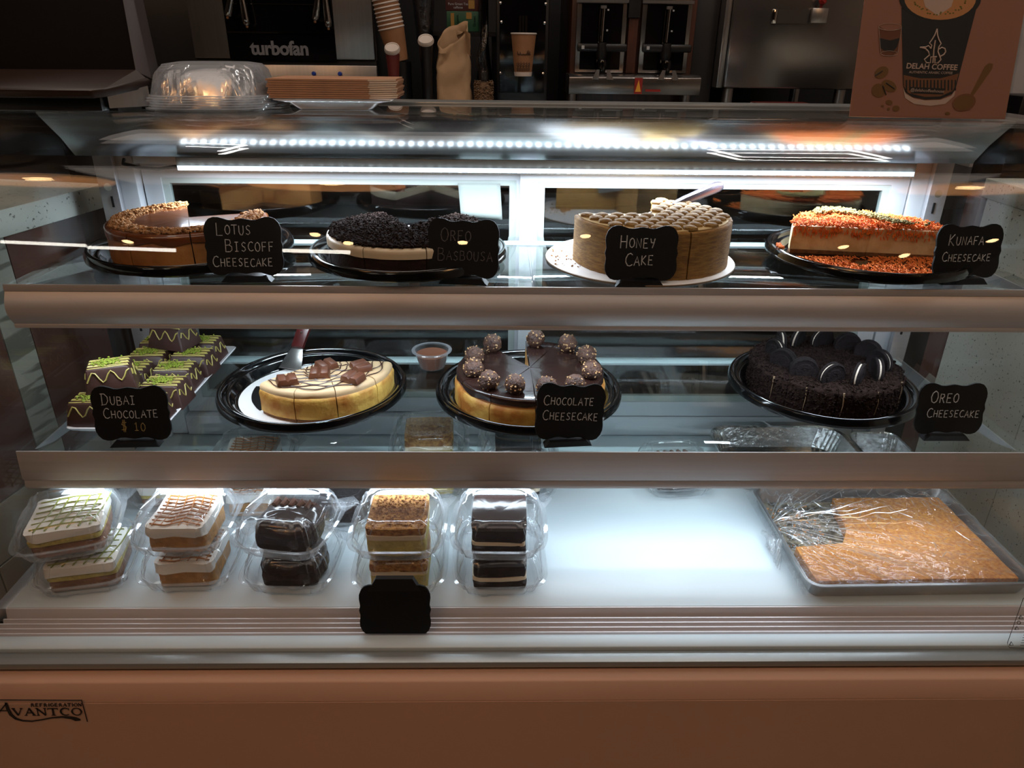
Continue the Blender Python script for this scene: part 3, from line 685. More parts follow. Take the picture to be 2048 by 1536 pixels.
# sauce cup
cu = thing('sauce_cup', 'small clear plastic cup of chocolate sauce between two cheesecakes', 'cup', (-0.164, 1.168, ZM))
obj('cup', MB().lathe([(0, 0.0006), (0.0215, 0.0006), (0.0300, 0.030), (0.0345, 0.0305), (0.0345, 0.0325), (0.0290, 0.0325)], 32, caps=False), 'clear_plastic', cu)
obj('sauce', MB().lathe([(0, 0.0014), (0.0208, 0.0014), (0.0275, 0.025), (0.015, 0.0258), (0, 0.0260)], 32, caps=False), 'sauce', cu)
obj('rim', MB().lathe([(0.0296, 0.0328), (0.0345, 0.0328), (0.0350, 0.0318), (0.0345, 0.0310)], 32, caps=False), 'stack_plastic', cu)

# --- chocolate cheesecake with nutty balls
x, y, z = TR['ferr']; rnd = random.Random(8); cx_, cy_ = 0.0015, 1.036
bd = obj('cake_board', MB().lathe([(0, 0), (0.1165, 0), (0.1165, 0.0008), (0, 0.0008)], 64, caps=False), 'paper_white', loc=(x, y, z+0.0021)); tag(bd, 'thin round white liner under the chocolate ball cheesecake', 'liner')
ck = thing('chocolate_cheesecake', 'golden cheesecake glazed in dark chocolate with a ring of nutty chocolate balls', 'cheesecake', (cx_, cy_, z+0.0034), 0, 'round cakes on trays')
dr3 = lambda a: 0.006*noise.noise(Vector((a*3, 9, 0))) - 0.002
slices(ck, 0.118, [('slice', 'crust', 0.114, 0.0, 0.006, 0.001, 0), ('filling', 'cheesecake_gold', 0.118, 0.0062, 0.040, 0.007, 0), ('mousse', 'mousse', 0.1135, 0.0395, 0.0450, 0.001, 0), ('glaze', 'choc_glaze', 0.1150, 0.0445, 0.0540, 0.004, 0.0005)], [(126, 166), (166, 206), (206, 238), (238, 272), (272, 308), (308, 346), (346, 386), (386, 424), (424, 452)], wavs={'glaze': dr3}, wobble=0.0009)
bm_ = MB().lathe([(0.0155*sin(pi*i/12), -0.0145*cos(pi*i/12)) for i in range(13)], 18, caps=False)
wob(bm_, 0.0016, 260, 2)
for px, py in [(-0.058, 1.106), (-0.086, 1.054), (-0.086, 1.006), (-0.062, 0.962), (-0.024, 0.948), (0.022, 0.941), (0.063, 0.949), (0.093, 1.000), (0.092, 1.060), (0.066, 1.108), (0.014, 1.128)]:
    b = obj('chocolate_ball', bm_, 'nutty_choc', ck, smooth=60, loc=(px-cx_, py-cy_, 0.0662), rot=(rnd.random(), rnd.random(), rnd.random()*6))
    nb = MB()
    for q in range(40):
        v = Vector((rnd.gauss(0, 1), rnd.gauss(0, 1), rnd.gauss(0, 1))).normalized(); nb.ico(v*0.0152, 0.0008+0.0011*rnd.random(), 1, 0.3, rnd)
    obj('nut_bits', nb, 'nut_bit', b, kind='stuff', smooth=0)

# --- cookie crumb cheesecake (middle shelf right)
x, y, z = TR['oreo']; rnd = random.Random(9)
ck = thing('cookie_cheesecake', 'black crumb coated cheesecake with sandwich cookies standing around its top', 'cheesecake', (x, y, z+CB), 0, 'round cakes on trays')
slices(ck, 0.1165, [('slice', 'dark_crumb', 0.1165, 0.0, 0.052, 0.008, 0.0)], cutlist(5, 365, 10), wobble=0.0016)
m1 = MB()
for i in range(4800):
    a = 2*pi*rnd.random()
    if rnd.random() < 0.6: r = 0.113*sqrt(rnd.random()); p = (r*cos(a), r*sin(a), 0.0525)
    else: zz = 0.05*rnd.random(); p = (0.1170*cos(a), 0.1170*sin(a), zz+0.001)
    m1.ico(p, 0.0008+0.0013*rnd.random(), 1.0, 0.5, rnd)
obj('crumb_coating', m1, 'dark_crumb', ck, kind='stuff', smooth=0)
m1 = MB()
for a, zz in ((-152, .038), (-125, .034), (-99, .030), (-72, .032), (-40, .036)):
    a = math.radians(a); m1.tube([(0.1172*cos(a), 0.1172*sin(a), 0.012), (0.1176*cos(a+0.01), 0.1176*sin(a+0.01), zz), (0.1155*cos(a), 0.1155*sin(a), 0.050)], [0.0003, 0.0006, 0.0016], 5)
obj('cream_seam', m1, 'seam_cream', ck)
wafer = MB().lathe([(0, -0.002), (0.0205, -0.002), (0.0215, -0.0012), (0.0215, 0.0012), (0.0195, 0.0022), (0.0185, 0.0014), (0.0130, 0.0014), (0.0125, 0.0020), (0.006, 0.0020), (0.0055, 0.0014), (0, 0.0014)], 28, caps=False)
wf2 = MB().lathe([(0, 0.002), (0.0205, 0.002), (0.0215, 0.0012), (0.0215, -0.0012), (0.0195, -0.0022), (0.0185, -0.0014), (0, -0.0014)], 28, caps=False)
for i in range(12):
    a = math.radians(15+30*i); px, py = 0.082*cos(a), 0.080*sin(a)
    co = obj('sandwich_cookie', wafer, 'biscuit_black', ck, loc=(px, py, 0.0600), rot=(pi/2+0.10*(rnd.random()-.5), 0, a+pi/2+0.55+0.25*(rnd.random()-.5)), smooth=40)
    obj('filling', MB().lathe([(0, 0), (0.0192, 0), (0.0192, 0.0028), (0, 0.0028)], 24, caps=False), 'biscuit_cream', co, loc=(0, 0, -0.0048))
    obj('wafer', wf2, 'biscuit_black', co, loc=(0, 0, -0.0070), smooth=40)

mat('knife_steel', (112, 104, 116), 0.25, 0.9)
# --- honey cake knife
a = PY(1300, 436, 1.120); b = PY(1344, 412, 1.150); c_ = PY(1443, 370, 1.205)
kn = thing('cake_knife', 'steel cake knife with thick handle leaning out of the honey cake', 'knife')
dv = (c_-b).normalized(); sd = Vector((0, 0, 1)); sd = (sd - dv*sd.dot(dv)).normalized(); nn = dv.cross(sd)
obj('handle', strap([b, b.lerp(c_, .25), b.lerp(c_, .9), c_], [0.0040, 0.0065, 0.0078, 0.0052], 0.006), 'knife_steel', kn, bevel=0.002)
obj('blade', strap([a-dv*0.05, a, b+dv*0.002], [0.009, 0.009, 0.0045], 0.0006), 'steel', kn)
m1 = MB(); rnd = random.Random(44)

# --- white plate with pistachio chocolates
pl = thing('serving_tray', 'long white porcelain tray holding the rows of chocolates', 'tray', (-0.596, 1.076, ZM), math.radians(-0.8))
W2, D2 = 0.070, 0.157
def rr(hw, hd, r, z, n=6):
    out = []
    for cx, cy, a in ((hw-r, hd-r, 0), (-hw+r, hd-r, 90), (-hw+r, -hd+r, 180), (hw-r, -hd+r, 270)):
        for k in range(n+1):
            t = math.radians(a+90*k/n); out.append((cx+r*cos(t), cy+r*sin(t), z))
    return out
def loft(rings, cap0=True, cap1=True):
    mb = MB(); n = len(rings[0])
    for r in rings: mb.v += r
    for i in range(len(rings)-1):
        for q in range(n): mb.f.append((i*n+q, i*n+(q+1) % n, (i+1)*n+(q+1) % n, (i+1)*n+q))
    if cap0: mb.f.append(tuple(range(n))[::-1])
    if cap1: mb.f.append(tuple((len(rings)-1)*n+q for q in range(n)))
    return mb
obj('plate', loft([rr(W2-0.012, D2-0.012, 0.006, 0), rr(W2-0.002, D2-0.002, 0.008, 0.007), rr(W2, D2, 0.008, 0.0105), rr(W2-0.001, D2-0.001, 0.008, 0.0115), rr(W2-0.012, D2-0.012, 0.006, 0.0075)]), 'porcelain', pl, smooth=40)
def choc_piece():
    t = thing('pistachio_chocolate', 'x', 'chocolate')
    obj('body', loft([rr(0.0345, 0.0260, 0.003, 0), rr(0.0285, 0.0205, 0.003, 0.034), rr(0.0265, 0.0185, 0.003, 0.0360)]), 'choc_dark', t, smooth=40)
    d = MB(); pts = []
    for k in range(7):
        s_ = -1 if k % 2 else 1; yy = -0.0165+0.0054*k
        pts += [(-s_*0.0262, yy-0.0012, 0.0364), (s_*0.0262, yy+0.0008, 0.0364), (s_*0.0272, yy+0.0022, 0.0350)]
    d.tube(pts, 0.0010, 5)
    for s_ in (-1, 1):
        pts = []
        for k in range(15):
            zz = 0.024+0.008*sin(k*1.1+s_); pts.append((-0.029+0.0041*k, s_*(0.0260-(0.0055*zz/0.034)+0.0004), zz))
        d.tube(pts, 0.0011, 4)
        pts = []
        for k in range(11):
            zz = 0.022+0.008*sin(k*1.2); pts.append((s_*(0.0345-0.006*zz/0.034+0.0004), -0.019+0.0038*k, zz))
        d.tube(pts, 0.0011, 4)
    obj('drizzle', d, 'pistachio_drizzle', t, smooth=60)
    n = MB(); r_ = random.Random(12)
    for k in range(110): n.ico((-0.004+max(-0.02, min(0.02, r_.gauss(0, 0.0095))), max(-.016, min(.016, r_.gauss(0, 0.0075))), 0.0376+0.0018*r_.random()), 0.0008+0.0012*r_.random(), 0.8, 0.4, r_)
    obj('pistachio_dust', n, 'pistachio_bright', t, kind='stuff', smooth=0)
    return t
c0 = choc_piece(); used = False
rowY = [0.953, 1.010, 1.067, 1.124, 1.181]
names = ['front', 'second', 'middle', 'fourth', 'rear']
sides = ['left', 'right']
for i, yy in enumerate(rowY):
    for j, xx in enumerate((-0.6325, -0.5620)):
        lab = f'dark chocolate with pistachio drizzle, {sides[j]} one of the {names[i]} row on white tray'
        rz = [0.03, -0.04, 0.05, -0.03, -0.04, 0.04, 0.03, -0.05, 0.04, -0.03][i*2+j]; L_ = (xx+0.003*(1 if i % 2 else -1), yy, ZM+0.0080)
        if not used: c0.location = L_; c0.rotation_euler = (0, 0, rz); c0['label'] = lab; c0['group'] = 'pistachio chocolates'; used = True
        else: dup(c0, L_, rz, lab, 'pistachio chocolates')
dup(c0, (-0.622, 0.988, ZM+0.0475), 0.35, 'dark chocolate with pistachio drizzle lying on top of the front rows', 'pistachio chocolates', rot=(0.0, 0.0, 0.35))
dup(c0, (-0.596, 1.150, ZM+0.0475), -0.3, 'dark chocolate with pistachio drizzle lying on top of the rear rows', 'pistachio chocolates', rot=(0.0, 0.0, -0.3))

# ------------------------------------------------------------------ chalkboard signs
FT = {'A': [[(0, 0), (.45, 1), (.9, 0)], [(.15, .38), (.78, .38)]], 'B': [[(.05, 0), (.05, 1)], [(.05, 1), (.6, .95), (.68, .72), (.5, .55), (.05, .52)], [(.5, .54), (.8, .42), (.8, .15), (.55, 0), (.05, 0)]],
 'C': [[(.85, .88), (.6, 1), (.3, .92), (.08, .62), (.08, .32), (.3, .05), (.6, 0), (.9, .12)]], 'D': [[(.1, 1), (.1, 0)], [(-.05, .98), (.45, .98), (.8, .7), (.82, .35), (.55, .05), (-.02, 0)]],
 'E': [[(.75, 1), (.1, 1), (.1, 0), (.78, 0)], [(.1, .52), (.62, .52)]], 'F': [[(.75, 1), (.1, 1), (.1, 0)], [(.1, .52), (.62, .52)]], 'H': [[(.08, 1), (.08, 0)], [(.78, 1), (.78, 0)], [(.08, .5), (.78, .5)]],
 'I': [[(.4, 1), (.4, 0)], [(.12, 1), (.68, 1)], [(.12, 0), (.68, 0)]], 'K': [[(.1, 1), (.1, 0)], [(.75, 1), (.12, .48), (.8, 0)]], 'L': [[(.1, 1), (.1, 0), (.78, 0)]],
 'N': [[(.08, 0), (.08, 1), (.78, 0), (.78, 1)]], 'O': [[(.45, 1), (.15, .82), (.04, .48), (.18, .12), (.48, 0), (.76, .16), (.86, .5), (.74, .85), (.45, 1)]],
 'R': [[(.1, 0), (.1, 1), (.62, .95), (.7, .72), (.55, .55), (.1, .5)], [(.4, .5), (.8, 0)]], 'S': [[(.75, .88), (.45, 1), (.15, .82), (.25, .58), (.62, .42), (.72, .18), (.42, 0), (.08, .12)]],
 'T': [[(.45, 1), (.45, 0)], [(0, 1), (.9, 1)]], 'U': [[(.08, 1), (.08, .3), (.3, 0), (.58, 0), (.78, .3), (.78, 1)]], 'Y': [[(.05, 1), (.2, .55), (.62, .55)], [(.75, 1), (.62, .5), (.4, 0)]],
 '$': [[(.75, .8), (.3, .85), (.15, .65), (.7, .4), (.6, .15), (.1, .15)], [(.36, 1.05), (.36, -.05)], [(.54, 1.05), (.54, -.05)]], '1': [[(.2, .78), (.45, 1), (.45, 0)], [(.15, 0), (.75, 0)]], '0': [[(.45, 1), (.15, .8), (.08, .4), (.25, .05), (.5, 0), (.78, .3), (.78, .7), (.45, 1)]]}
def write(mb, s, x, z, hgt, y, rnd, w=0.00075, cap=1.35, adv=0.98, tilt=0.0):
    x0 = x
    for i, ch in enumerate(s):
        if ch == ' ': x += hgt*0.5; continue
        hh = hgt*(cap if i == 0 and cap > 1 else 1.0); ww = hh*0.66; dz = (rnd.random()-.5)*hgt*0.10 + (x-x0)*tilt - (hh-hgt)*0.15
        for st in FT[ch]:
            mb.tube([(x+a*ww+(b*0.04*ww), y, z+dz+b*hh) for a, b in st], w, 4)
        x += ww*adv+hgt*0.10
QU = [(1.0, 0), (.985, .08), (.965, .18), (.975, .3), (.992, .45), (.985, .62), (.93, .80), (.84, .93), (.72, .985), (.6, .985), (.48, .94), (.36, .885), (.24, .88), (.12, .91), (0, .935)]
def plaque(w, hgt):
    a, b = w/2, hgt/2
    P = [(x*a, z*b) for x, z in QU] + [(-x*a, z*b) for x, z in QU[::-1][1:]] + [(-x*a, -z*b) for x, z in QU[1:]] + [(x*a, -z*b) for x, z in QU[::-1][1:-1]]
    return P
def sign(u, vb, zs, w, lines, label, rz=0.0, lean=0.16, roll=0.0, hgt=0.076, matn='chalk', dy=0.010):
    p = PZ(u, vb, zs)
    t = thing('chalk_sign', label, 'sign', (p.x, p.y+dy, zs), rz, 'small chalkboard signs')
    R = Matrix.Rotation(-lean, 4, 'X') @ Matrix.Rotation(roll, 4, 'Y')
    def tr(mb): mb.v = [tuple(R @ Vector(v) + Vector((0, 0, 0.0075))) for v in mb.v]; return mb
    bd = MB().prism([(x, z+hgt/2) for x, z in plaque(w, hgt)], -0.0015, 0.0015, 'y'); tr(bd)
    b = obj('board', bd, 'chalkboard', t, smooth=20, bevel=0.0)
    obj('foot', MB().prism([(-0.034, 0), (0.034, 0), (0.026, 0.0085), (-0.026, 0.0085)], -0.007, 0.010, 'y'), 'black_plastic', t)
    rnd = random.Random(hash(label) % 1000 if False else len(label)*7+int(u))
    for s, x, z, h_, mm in lines:
        mb = MB(); write(mb, s, x*w, z*hgt, h_*hgt, -0.0019, rnd, w=0.00072 if h_ > 0.16 else 0.0006, tilt=0.0)
        tr(mb); obj('chalk_writing', mb, mm or matn, b, smooth=0)
    return t
sign(491, 566, ZT, 0.104, [('LOTUS', -.34, .70, .155, None), ('BISCOFF', -.24, .42, .155, None), ('CHEESECAKE', -.42, .16, .135, None)], 'chalkboard sign with three written lines before the caramel biscuit cheesecake', 0.03, hgt=0.079)
sign(926, 571, ZT, 0.098, [('OREO', -.32, .62, .17, 'chalk_faint'), ('BASBOUSA', -.36, .30, .155, 'chalk_faint')], 'chalkboard sign with faint writing before the dark crumb cake', -0.12, hgt=0.080)
sign(1281, 576, ZT, 0.099, [('HONEY', -.30, .60, .17, None), ('CAKE', -.22, .28, .17, None)], 'chalkboard sign reading honey cake, before the tall tiled cake', 0.0, hgt=0.074)
sign(1931, 571, ZT, 0.097, [('KUNAFA', -.32, .62, .15, None), ('CHEESECAKE', -.38, .32, .125, None)], 'chalkboard sign reading kunafa cheesecake, at the right end of the top shelf', 0.06, hgt=0.075)
sign(267, 897, ZM, 0.104, [('DUBAI', -.36, .66, .15, None), ('CHOCOLATE', -.36, .42, .135, None), ('$ 10', -.16, .18, .15, 'chalk_gold')], 'chalkboard sign with a ten dollar price before the pistachio chocolates', 0.04, hgt=0.080)
sign(1136, 896, ZM, 0.098, [('CHOCOLATE', -.40, .62, .125, None), ('CHEESECAKE', -.40, .36, .125, None)], 'chalkboard sign reading chocolate cheesecake, before the cake with nutty balls', 0.10, hgt=0.084, roll=0.07)
sign(1896, 884, ZM, 0.100, [('OREO', -.32, .62, .17, None), ('CHEESECAKE', -.34, .34, .13, None)], 'chalkboard sign beside the cheesecake ringed with sandwich cookies', 0.0, hgt=0.078)
# blank one at the very front, standing upside down on the vent
p = PY(789, 1262, 0.722)
t = thing('chalk_sign', 'blank black chalkboard sign standing in front of the plastic boxes', 'sign', (p.x, 0.731, 0.6005), 0.0, 'small chalkboard signs')
w, hh = 0.094, 0.074
P = [(x*w/2, z*hh/2+0.034) for x, z in QU] + [(-x*w/2, z*hh/2+0.034) for x, z in QU[::-1][1:]] + [(-x*w/2, -z*hh/2+0.034) for x, z in QU[1:9]] + [(x*w/2, -z*hh/2+0.034) for x, z in QU[1:9][::-1]]
zmin = min(z for _, z in P); P = [(x, max(z, 0.0)) for x, z in P]
P2 = []
for x, z in P:   # flat trapezoid crown
    P2.append((x, z))
mb = MB().prism(P2, -0.0015, 0.0015, 'y'); R = Matrix.Rotation(-0.20, 4, 'X'); mb.v = [tuple(R @ Vector(v)) for v in mb.v]
obj('board', mb, 'chalkboard', t, smooth=20)
mb = MB().prism([(-0.034, 0.062), (0.034, 0.062), (0.024, 0.0795), (-0.024, 0.0795)], -0.0016, 0.008, 'y'); mb.v = [tuple(R @ Vector(v)) for v in mb.v]
obj('foot', mb, 'black_plastic', t)

# ------------------------------------------------------------------ clear hinged boxes with cake portions
def sring(hw, z, rib=0.0, n=112, e=4.6):
    out = []
    for i in range(n):
        t = 2*pi*i/n; c, s = cos(t), sin(t)
        k = hw*(1+rib*(1 if (i % 8) in (0, 1, 2) else 0))
        out.append((k*math.copysign(abs(c)**(2/e), c), k*math.copysign(abs(s)**(2/e), s), z))
    return out
def make_box():
    t = thing('clamshell_box', 'x', 'plastic box')
    b = loft([sring(0.046, 0.0), sring(0.0495, 0.001), sring(0.053, 0.006, 0.045), sring(0.0585, 0.021, 0.045), sring(0.0610, 0.0245), sring(0.0665, 0.0252), sring(0.0668, 0.0245)], True, False)
    obj('box_base', b, 'clear_plastic', t, smooth=35)
    l = loft([sring(0.0675, 0.0258), sring(0.0678, 0.0270), sring(0.0640, 0.0275), sring(0.0622, 0.0262), sring(0.0600, 0.0290), sring(0.0590, 0.0330, 0.03), sring(0.0545, 0.0480, 0.05), sring(0.0500, 0.0560, 0.05), sring(0.0450, 0.0588), sring(0.0390, 0.0596), sring(0.0375, 0.0580)], False, True)
    obj('lid', l, 'clear_plastic', t, smooth=35)
    tabm = MB()
    tabm.prism([(0.050, 0.050), (0.0665, 0.040), (0.078, 0.066), (0.064, 0.079), (0.040, 0.0665)], 0.0250, 0.0258)
    for i in range(3):
        for j in range(3): tabm.ico((0.060+0.0045*i, 0.062+0.0045*j-0.004*i*0.3, 0.0262), 0.0012, 0.6)
    obj('tab', tabm, 'clear_plastic', t)
    obj('hinge', MB().tube([(-0.030, 0.0672, 0.0262), (0.030, 0.0672, 0.0262)], 0.0013, 6), 'clear_plastic', t)
    return t
BOX = make_box(); boxused = False
def place_box(x, y, z, rz, label, rot=None):
    global boxused
    if not boxused:
        boxused = True; BOX.location = (x, y, z); BOX.rotation_euler = rot or (0, 0, rz); BOX['label'] = label; BOX['group'] = 'clear hinged cake boxes'; return BOX
    return dup(BOX, (x, y, z), rz, label, 'clear hinged cake boxes', rot)
def slab(hw, hd, z0, z1, amp=0.0012, seed=0, r=0.004):
    n = 5; rings = []; K = 1.10
    def ring_(k, z): return [(x*hw*K*k, y*hd*K*k, zz) for x, y, zz in sring(1.0, z, 0, 64, 12)]
    rings = [ring_(1, z0+(z1-z0)*i/n) for i in range(n+1)] + [ring_(q, z1) for q in (0.97, 0.75, 0.5, 0.25, 0.05)]
    return wob(wob(loft(rings), amp*1.3, 55, seed), amp*0.6, 170, seed+3)
def portion(kind, x, y, z, rz, label, seed):
    rnd = random.Random(seed); H = 0.046
    t = thing('cake_portion', label, 'cake', (x, y, z), rz, 'boxed cake portions')
    if kind == 'pist':
        obj('sponge', slab(0.040, 0.038, 0, 0.018, seed=seed), 'sponge_pink', t)
        obj('milk_sponge', slab(0.041, 0.039, 0.0182, 0.026, seed=seed+1), 'sponge_yellow', t)
        obj('cream', slab(0.0415, 0.040, 0.0262, 0.040, 0.002, seed+2), 'white_cream', t)
        d = MB()
        for k in range(6):
            o = -0.034+0.0135*k
            d.tube([(-0.040, o, 0.0412), (0, o+0.004, 0.0418), (0.040, o+0.001, 0.0412), (0.0425, o, 0.034)], 0.0011, 5); d.tube([(o, -0.040, 0.0410), (o+0.012, 0, 0.0418), (o+0.016, 0.039, 0.0412)], 0.0010, 5)
        obj('drizzle', d, 'green_drizzle', t)
    elif kind == 'tres':
        obj('sponge', slab(0.035, 0.038, 0, 0.024, seed=seed), 'sponge_tan', t)
        obj('cream', slab(0.0365, 0.039, 0.0242, 0.040, 0.0025, seed+2), 'white_cream', t)
        d = MB()
        for k in range(9): o = -0.034+0.0085*k; d.tube([(-0.034, o, 0.0412), (-0.012, o-0.005, 0.0418), (0.010, o+0.004, 0.0418), (0.035, o-0.003, 0.0412)], 0.0012, 5)
        for k in range(6): o = -0.03+0.012*k; d.tube([(o, -0.038, 0.0415), (o+0.004, 0.0, 0.0420), (o-0.004, 0.038, 0.0414)], 0.0009, 5)
        obj('drizzle', d, 'caramel_drizzle', t)
    elif kind == 'choc':
        fl = 0.05 if seed % 2 == 0 else 0.02
        obj('sponge', wob(loft([sring(0.040, 0.0, 0.0, 64, 2.8), sring(0.0435, 0.004, fl, 64, 2.8), sring(0.0440, 0.018, fl, 64, 2.8), sring(0.0425, 0.0245, fl, 64, 2.8), sring(0.02, 0.0250, 0, 64, 2.8)]), 0.0022, 80, seed), 'dark_sponge', t)
        obj('glaze', wob(wob(loft([sring(0.0425, 0.0252, fl, 64, 2.8), sring(0.0410, 0.031, fl, 64, 2.8), sring(0.0360, 0.0375, fl, 64, 2.8), sring(0.0280, 0.0415, fl, 64, 2.6), sring(0.016, 0.0430, 0, 64, 2.4), sring(0.004, 0.0425, 0, 64, 2)]), 0.0022, 90, seed+1), 0.0012, 260, seed), 'choc_glaze', t)
        m1 = MB()
        for k in range(5): m1.tube([(-0.026+0.012*k, 0.010, 0.0425), (-0.024+0.012*k, 0.022, 0.0440), (-0.019+0.012*k, 0.016, 0.0430)], [0.004, 0.0055, 0.003], 7)
        obj('chocolate_curl', m1, 'choc_milk', t)
    elif kind == 'lotus':
        obj('sponge', slab(0.036, 0.038, 0, 0.026, seed=seed), 'sponge_yellow', t)
        obj('cream', slab(0.0365, 0.0385, 0.0262, 0.033, 0.0015, seed+1), 'cream', t)
        o = obj('crumb_layer', slab(0.0365, 0.0385, 0.0332, 0.044, 0.0014, seed+2), 'lotus_top', t)
        m1 = MB(); crumbs(m1, 420, lambda r: (0.072*(r.random()-.5), 0.076*(r.random()-.5), 0.0445+0.0015*r.random()), 0.0008, 0.0019, rnd); crumbs(m1, 140, lambda r: (0.072*(r.random()-.5), -0.0388, 0.034+0.010*r.random()), 0.0008, 0.0017, rnd)
        obj('crumbs', m1, 'lotus_top', o, kind='stuff', smooth=0)
    elif kind == 'brown':
        obj('sponge', slab(0.034, 0.036, 0, 0.014, seed=seed), 'dark_sponge', t)
        obj('cream', slab(0.0345, 0.0365, 0.0142, 0.020, 0.0018, seed+1), 'cream', t)
        obj('upper_sponge', slab(0.034, 0.036, 0.0202, 0.038, 0.0012, seed+2), 'dark_sponge', t)
        obj('glaze', slab(0.0345, 0.0365, 0.0382, 0.0435, 0.0008, seed+3), 'choc_glaze', t)
    return t
BH = 0.0605
stacks = [  # x, y, lower rz, upper rz, kind, descr
 (-0.634, 0.846, 0.20, 0.30, 'pist', 'green drizzled cake', 'leftmost front stack'),
 (-0.487, 0.852, 0.05, 0.0, 'tres', 'caramel drizzled cake', 'second front stack from left'),
 (-0.341, 0.846, -0.04, -0.18, 'choc', 'chocolate cake', 'third front stack from left'),
 (-0.187, 0.843, 0.02, 0.0, 'lotus', 'crumb topped cake', 'stack behind the blank sign'),
 (-0.046, 0.843, 0.03, -0.02, 'brown', 'dark layered cake', 'rightmost front stack')]
sd_ = 20
for x, y, r0, r1, kind, de, where in stacks:
    for lv, rz in ((0, r0), (1, r1)):
        z = ZB + 0.0004 + lv*BH; pos = 'upper' if lv else 'lower'
        dx = -0.012 if (lv and kind == 'pist') else 0.0
        place_box(x+dx, y, z, rz, f'{pos} clear plastic box of the {where}, holding {de}')
        portion(kind, x+dx, y, z+0.0035, rz, f'{de} inside the {pos} clear box of the {where}', sd_); sd_ += 1
# rear row of boxes
rear = [(-0.592, 1.045, 0.1, 1, 'pist', 'green drizzled cream cake', 'rear left'), (-0.446, 1.020, 0.05, 2, 'tres', 'caramel drizzled cream cake', 'rear stack left of centre'), (-0.302, 0.992, -0.05, 1, 'choc', 'dark chocolate cake', 'rear row beside the chocolate stack'), (-0.165, 1.080, 0.05, 2, 'lotus', 'biscuit crumb cake', 'rear stack under the sauce cup'), (-0.015, 1.065, 0.0, 2, 'brown', 'dark sponge cake', 'rear stack under the chocolate cheesecake'), (0.262, 1.085, 0.1, 1, 'choc', 'dark chocolate cake', 'rear row standing alone near the sheet pan')]
for x, y, rz, n, kind, de, where in rear:
    for lv in range(n):
        z = ZB+0.0004+lv*BH; pos = ('upper ' if lv else 'lower ') if n > 1 else ''
        place_box(x, y, z, rz, f'{pos}clear plastic box of {de}, {where}')
        portion(kind, x, y, z+0.0035, rz, f'{pos}boxed {de}, {where}', sd_); sd_ += 1

# ------------------------------------------------------------------ sheet pan of basbousa under cling film
PX0, PX1, PY0, PY1 = 0.380, 0.708, 0.781, 1.032
pcx, pcy, phw, phd = (PX0+PX1)/2, (PY0+PY1)/2, (PX1-PX0)/2, (PY1-PY0)/2
pan = thing('sheet_pan', 'aluminium sheet pan of golden basbousa standing on the white deck', 'pan', (pcx, pcy, ZB+0.0004), math.radians(1.0))
obj('pan', loft([rr(phw-0.012, phd-0.012, 0.012, 0), rr(phw-0.003, phd-0.003, 0.018, 0.024), rr(phw, phd, 0.020, 0.0255), rr(phw, phd, 0.020, 0.0275), rr(phw-0.005, phd-0.005, 0.018, 0.0270), rr(phw-0.013, phd-0.013, 0.012, 0.0012)]), 'pan_metal', pan, smooth=40)
obj('residue', loft([rr(phw-0.0135, phd-0.0135, 0.010, 0.0013), rr(phw-0.0135, phd-0.0135, 0.010, 0.0030)]), 'pan_residue', pan)
# basbousa: L-shaped remaining slab
bs = thing('basbousa', 'golden brown syrup soaked semolina cake filling the front of the sheet pan', 'cake', (pcx, pcy, ZB+0.0036), math.radians(1.0))
poly = [(-phw+0.018, -phd+0.018), (phw-0.018, -phd+0.018), (phw-0.018, phd-0.03), (-0.035, phd-0.03), (-0.050, 0.010), (-0.070, -0.022), (-phw+0.018, -0.030)]
def densify(P, s):
    out = []
    for i in range(len(P)):
        a = Vector(P[i]); b = Vector(P[(i+1) % len(P)]); n = max(1, int((b-a).length/s))
        for k in range(n): out.append(tuple(a.lerp(b, k/n)))
    return out
bm = bmesh.new(); vs = [bm.verts.new((a, b, 0)) for a, b in densify(poly, 0.012)]; f = bm.faces.new(vs)
ex = bmesh.ops.extrude_face_region(bm, geom=[f]); bmesh.ops.translate(bm, vec=(0, 0, 0.0195), verts=[g for g in ex['geom'] if isinstance(g, bmesh.types.BMVert)])
mb = MB(); bm.verts.index_update(); mb.v = [tuple(v.co) for v in bm.verts]; mb.f = [tuple(v.index for v in q.verts) for q in bm.faces]; bm.free()
obj('slab', wob(mb, 0.0012, 60, 4), 'basbousa', bs, bevel=0.002)
m1 = MB(); rnd = random.Random(31)
crumbs(m1, 70, lambda r: (-phw+0.02+0.07*r.random(), -0.02+0.12*r.random(), 0.001), 0.0008, 0.0026, rnd); obj('crumbs', m1, 'basbousa', bs, kind='stuff', smooth=0)
# cling film: wrinkled sheet over the pan, gathered at the left
def film(u, v):
    x = -phw-0.006+u*(2*phw+0.012); y = -phd-0.004+v*(2*phd+0.008)
    edge = min(u, 1-u, v, 1-v); e = min(1, edge/0.06)
    gx, gy = -phw-0.01, 0.015; dx, dy = x-gx, y-gy; an = atan2(dy, dx); rad = math.hypot(dx, dy)
    q = an*15+2.2*noise.noise(Vector((an*3, rad*5, 0)))
    fold = 0.0075*(1-abs(sin(q)))**2.2*max(0, 1-rad/0.27)
    w1 = 1-abs(noise.noise(Vector((x*16+3, y*26, 1)))); w2 = 1-abs(noise.noise(Vector((x*45, y*45, 4))))
    amt = 0.35+0.9*max(0, min(1, (y+0.02)/0.08))
    z = 0.0286 + e*(0.001+fold+amt*(0.0060*w1**5+0.0040*w2**6)) - (1-e)*0.016*(1 if edge < 0.02 else 0)
    hump = 0.020*math.exp(-(((x-0.06)/0.09)**2+((y-0.085)/0.05)**2))
    return (x, y, z+hump*e)
